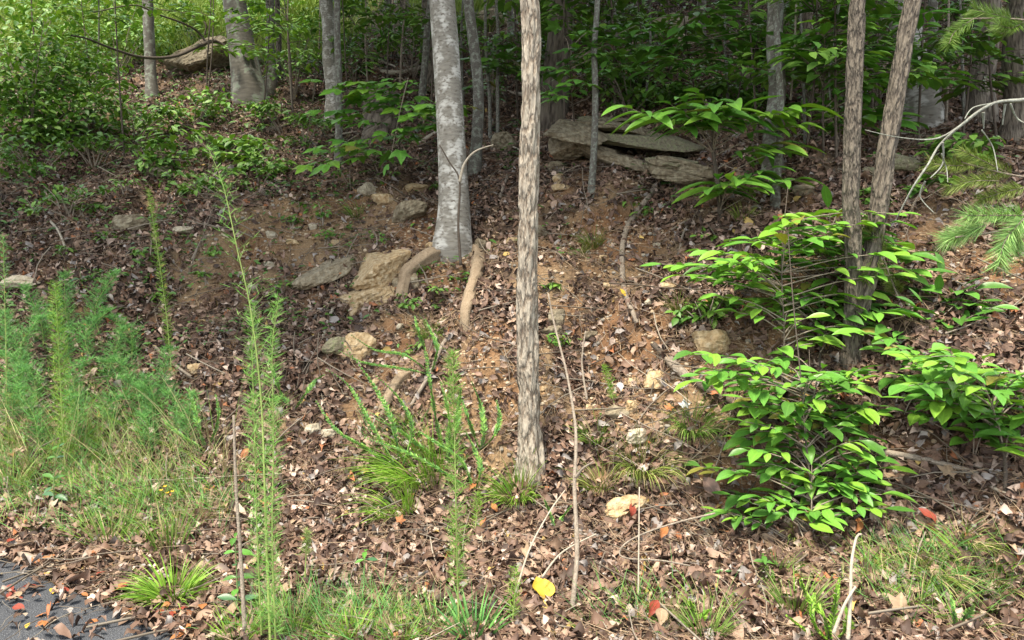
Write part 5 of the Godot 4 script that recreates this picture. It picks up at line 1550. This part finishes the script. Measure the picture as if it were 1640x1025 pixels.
	for e in [[[[1690, 150], [1640, 160], [1590, 166], [1540, 200], [1505, 232], [1485, 265], [1462, 300], [1436, 350]], 0.013, 0.004], [[[1545, 196], [1500, 222], [1440, 220], [1385, 208]], 0.006, 0.002], [[[1510, 228], [1510, 262], [1490, 285]], 0.006, 0.003], [[[1508, 246], [1516, 270], [1518, 292]], 0.004, 0.002], [[[1575, 180], [1576, 206]], 0.009, 0.004], [[[1610, 166], [1606, 200]], 0.007, 0.004], [[[1572, 208], [1590, 235], [1598, 275]], 0.004, 0.002], [[[1600, 164], [1560, 172], [1545, 190]], 0.006, 0.002], [[[1482, 290], [1474, 315], [1495, 340]], 0.005, 0.002], [[[1618, 166], [1630, 190], [1650, 200]], 0.006, 0.003]]:
		var q := []
		for k in e[0].size(): q.append(pt(e[0][k][0], e[0][k][1], 3.6 + 0.03 * sin(k * 2.0)) - b)
		part("twig", tube(q, e[1] * 0.75, e[2] * 0.7, 40, 8, 0.45, 0.2), M.lichen_wood, t)
	# pine branches
	pine("pine bough with bright needle tufts at the right edge", [[1700, 340, 3.2], [1650, 350, 3.2], [1600, 370, 3.2], [1530, 380, 3.2]], [[[1640, 350], [1610, 385], [1600, 425]], [[1580, 360], [1540, 375], [1515, 385]], [[1640, 345], [1600, 345], [1550, 345]], [[1660, 350], [1630, 375], [1625, 400]]], 3.2, [Color(0.24, 0.42, 0.12), Color(0.32, 0.48, 0.16), Color(0.18, 0.34, 0.1)])
	pine("dim pine bough behind the lichen covered branch", [[1700, 290, 4.2], [1620, 280, 4.2], [1540, 260, 4.2]], [[[1620, 280], [1580, 260], [1540, 240]], [[1600, 290], [1560, 290], [1520, 300]], [[1640, 300], [1600, 310], [1570, 320]], [[1560, 265], [1520, 265], [1490, 262]]], 4.2, G_OLIVE)
	pine("pine bough hanging in at the top right corner", [[1700, 40, 4.5], [1620, 30, 4.5], [1540, 30, 4.5]], [[[1620, 30], [1580, 20], [1560, 15]], [[1640, 35], [1620, 45], [1600, 40]], [[1560, 30], [1530, 50], [1520, 70]]], 4.5, G_MID)
	pine("wispy pine seedling before the twin stems", [[1480, 560, 4.3], [1440, 480, 4.3], [1410, 400, 4.3]], [[[1420, 410], [1400, 380], [1385, 365]], [[1410, 400], [1395, 430], [1385, 450]], [[1440, 470], [1420, 440], [1400, 440]]], 4.3, G_OLIVE)
	# single leaves that stand out
	single_leaf("big bright yellow leaf standing in the litter at the bottom centre", 872, 968, 0.085, "dry_yellow", leaf_round, Vector3(0.1, 0.55, 0.8))
	single_leaf("second yellow leaf folded against the big one", 864, 962, 0.07, "dry_yellow", leaf_round, Vector3(0.3, 0.4, 0.8))
	single_leaf("red brown curled leaf inside the yellow one", 879, 966, 0.045, "dry_orange", leaf_dry[2], Vector3(0.2, 0.5, 0.8))
	single_leaf("dark red leaf against the broad tan rock", 1016, 832, 0.075, "dry_red", leaf_dry[5], Vector3(0.1, 0.4, 0.9))
	single_leaf("orange brown leaf in the litter right of the broad tan rock", 1060, 872, 0.085, "dry_orange", leaf_dry[1], Vector3(0.1, 0.7, 0.6))
	single_leaf("big tan lobed leaf at the bottom right", 1440, 995, 0.13, "dry_tan", maple, Vector3(0.1, 0.6, 0.7))
	single_leaf("rust red leaf in the grass at the right", 1490, 838, 0.085, "dry_red", leaf_dry[5], Vector3(0.1, 0.6, 0.7))
	single_leaf("orange leaf hanging under the nearest sapling", 1375, 856, 0.09, "dry_orange", leaf_dry[1], Vector3(0.2, 0.7, 0.6))
	single_leaf("silvery leaf in the bank left of the hanging dark tuft", 1095, 660, 0.085, "dry_silver", maple, Vector3(0, 0.6, 0.7))
	single_leaf("pale lilac leaf beside the short feathery weed", 997, 634, 0.06, "dry_silver", leaf_dry[3], Vector3(0, 0.6, 0.7))
	single_leaf("orange maple leaf below the silvery leaf", 1072, 665, 0.07, "dry_orange", maple, Vector3(0, 0.6, 0.7))
	single_leaf("small yellow leaf upright on the curved bare root", 1000, 482, 0.07, "dry_yellow", leaf_a[1], Vector3(0.3, 0.4, 0.8))
	single_leaf("orange leaf on the bright grass tuft", 640, 852, 0.07, "dry_orange", maple, Vector3(0, 0.6, 0.7))
	single_leaf("tan upright leaf right of the bright grass tuft", 711, 790, 0.11, "dry_tan", leaf_dry[4], Vector3(0.2, 0.5, 0.8))
	single_leaf("orange leaf at the tall thin feathery weed", 755, 795, 0.06, "dry_orange", leaf_dry[0], Vector3(0, 0.7, 0.7))
	single_leaf("rust leaf at the yellow green grass tuft", 794, 828, 0.06, "dry_orange", leaf_dry[5], Vector3(0, 0.6, 0.7))
	single_leaf("dark maroon leaf at the bottom right of centre", 1045, 1000, 0.09, "dry_red", leaf_dry[1], Vector3(0.1, 0.8, 0.5))
	single_leaf("pale leaf lying flat at the bottom centre", 1057, 1014, 0.08, "dry_tan", leaf_dry[3], Vector3(0.1, 0.8, 0.5))
	single_leaf("brown round leaf in the dark litter under the log", 980, 585, 0.085, "dry_brown", leaf_dry[5], Vector3(0, 0.5, 0.8))
	single_leaf("orange leaf behind the sapling right of the blocky rock", 1140, 500, 0.07, "dry_orange", leaf_dry[1], Vector3(0, 0.7, 0.7))
	single_leaf("large brown leaf hanging below the clay on the right", 1140, 795, 0.13, "dry_mauve", leaf_dry[3], Vector3(0.1, 0.5, 0.8))
	single_leaf("tan leaf in the litter near the right edge", 1512, 765, 0.12, "dry_tan", maple, Vector3(0, 0.7, 0.7))
	# leaves on the asphalt and red ones along its edge
	for i in 46:
		var e := rng.randf()
		var u := rr(0, 230)
		var v := lerpf(900, 1020, rng.randf())
		var p := flat_px(u, v)
		if on_road(p.x, p.z) < 0.02: continue
		road_leaf(p, ["dry_yellow", "dry_pale", "dry_orange", "dry_red", "dry_brown", "dry_tan"][i % 6], "small coloured leaf lying on the dark asphalt", "leaves on the asphalt")
	for i in 70:
		var k := rr(-0.6, 1.9)
		var p := road_a.lerp(road_b, k)
		p += Vector3(rr(-.1, .1), 0, rr(-.16, -.01))
		p.y = maxf(H(p.x, p.z), 0.0)
		road_leaf(p, ["dry_orange", "dry_red", "dry_tan", "dry_orange", "dry_mauve", "dry_pale"][i % 6], "reddish leaf in the drift along the asphalt's edge", "leaf drift along the asphalt's edge")

func road_leaf(p: Vector3, m: String, label: String, group: String) -> void:
	var o := solo("coloured_leaf", leaf_dry[rng.randi() % 7], M[m], label, "leaf", Vector3.ZERO, group)
	o.mesh = leaf_flat if rng.randf() < 0.75 else maple
	var a := rr(0, TAU)
	var n := Vector3(rr(-.25, .25), 1, rr(-.25, .25)).normalized()
	var f := Vector3(cos(a), 0, sin(a))
	o.transform = at(dir_basis((f - n * f.dot(n)).normalized(), n, rr(0.03, 0.065)), p + Vector3(0, rr(0.025, 0.035), 0))

func single_leaf(label: String, u: float, v: float, l: float, m: String, me: Mesh, face: Vector3) -> void:
	var p := px(u, v)
	var n := face.normalized()
	var f := Vector3(rr(-.6, .6), 1, 0)
	f = (f - n * f.dot(n)).normalized()
	l *= 1.1
	var o := solo("fallen_leaf", me, M[m], label, "leaf", Vector3.ZERO)
	o.transform = at(dir_basis(f, n, l), p + N(p.x, p.z) * 0.06 - f * l * 0.4)

func pine(label: String, stem: Array, shoots: Array, d: float, greens: Array) -> void:
	var b := pt(stem[0][0], stem[0][1], stem[0][2])
	var t := thing("pine_branch", label, "pine", b)
	var q := []
	for e in stem: q.append(pt(e[0], e[1], e[2]) - b)
	part("twig", tube(q, 0.007, 0.004, 14, 6), M.wood, t)
	for s in shoots:
		var l := []
		for e in s: l.append(pt(e[0], e[1], d + rr(-.06, .06)) - b)
		part("twig", tube(l, 0.004, 0.002, 10, 5), M.wood, t)
		var line := smooth_path(l, 40)
		var st := begin()
		for i in 420:
			var k := rng.randi() % 39
			var tg := (line[k + 1] - line[k]).normalized()
			var a := rr(0, TAU)
			var sd := tg.cross(Vector3(cos(a), sin(a), cos(a * 1.7))).normalized()
			var c: Color = greens[rng.randi() % greens.size()] * rr(0.8, 1.2)
			c.a = 1
			add_blade(st, line[k], (tg * 0.75 + sd * rr(.5, 1.0)).normalized(), rr(0.06, 0.1), 0.003, Vector3.ZERO, c, 2)
		st.generate_normals()
		part("needles", st.commit(), M.grass, t)

# ------------------------------------------------------------------
func _ready() -> void:
	rng.seed = 20240817
	nz.seed = 4; nz.frequency = 0.01; nz.fractal_octaves = 3
	nz2.seed = 8; nz2.frequency = 0.02; nz2.fractal_octaves = 3
	# camera
	var cam := Camera3D.new()
	cam.fov = 46.5
	cam.near = 0.05
	cam.far = 400.0
	add_child(cam)
	cam.transform = Transform3D(cam_basis, EYE)
	cam.current = true
	# sky and light: hazy bright sky, soft sun high behind the left shoulder
	var env := Environment.new()
	env.background_mode = Environment.BG_SKY
	var sky := Sky.new()
	var sm := ProceduralSkyMaterial.new()
	sm.sky_top_color = Color(0.80, 0.84, 0.88)
	sm.sky_horizon_color = Color(0.93, 0.93, 0.91)
	sm.sky_curve = 0.25
	sm.ground_bottom_color = Color(0.25, 0.27, 0.2)
	sm.ground_horizon_color = Color(0.6, 0.63, 0.6)
	sm.sun_angle_max = 0.0
	sm.energy_multiplier = 0.42
	sky.sky_material = sm
	env.sky = sky
	env.tonemap_mode = Environment.TONE_MAPPER_LINEAR
	env.tonemap_exposure = 6.3
	env.sdfgi_enabled = true
	env.ssao_enabled = true
	env.ssil_enabled = true
	var we := WorldEnvironment.new()
	we.environment = env
	add_child(we)
	var sun := DirectionalLight3D.new()
	sun.light_energy = 0.5
	sun.light_angular_distance = 15.0
	sun.light_color = Color(1.0, 0.96, 0.88)
	sun.shadow_enabled = true
	add_child(sun)
	sun.rotation_degrees = Vector3(-74, -40, 0)

	build_heights()
	make_materials()
	make_leaves()
	make_crowns()
	road_a = flat_px(0, 890)
	road_b = flat_px(290, 1025)
	for e in [[1010, 590, .28], [1060, 640, .35], [1000, 640, .2], [780, 560, .3], [800, 640, .25], [660, 540, .3], [620, 520, .3], [560, 350, .5], [480, 370, .5], [420, 380, .3], [900, 400, .45], [960, 420, .4], [880, 440, .3], [1040, 400, .3], [1180, 580, .25], [1170, 710, .25], [740, 420, .35], [690, 370, .3], [330, 430, .25], [860, 590, .18], [1270, 480, .25], [770, 620, .3], [1130, 560, .2], [600, 640, .22], [1580, 420, .4], [960, 370, .4], [610, 340, .4]]:
		soil_spots.append([px(e[0], e[1]), e[2] * 1.4])
	build_setting()
	print("setting ", Time.get_ticks_msec())
	trees()
	rocks()
	print("rocks ", Time.get_ticks_msec())
	leafy()
	weeds()
	sticks()
	print("plants ", Time.get_ticks_msec())
	litter()
	pebbles()
	twigs()
	straw()
	slope_greenery()
	grass_cover()
	print("cover ", Time.get_ticks_msec())
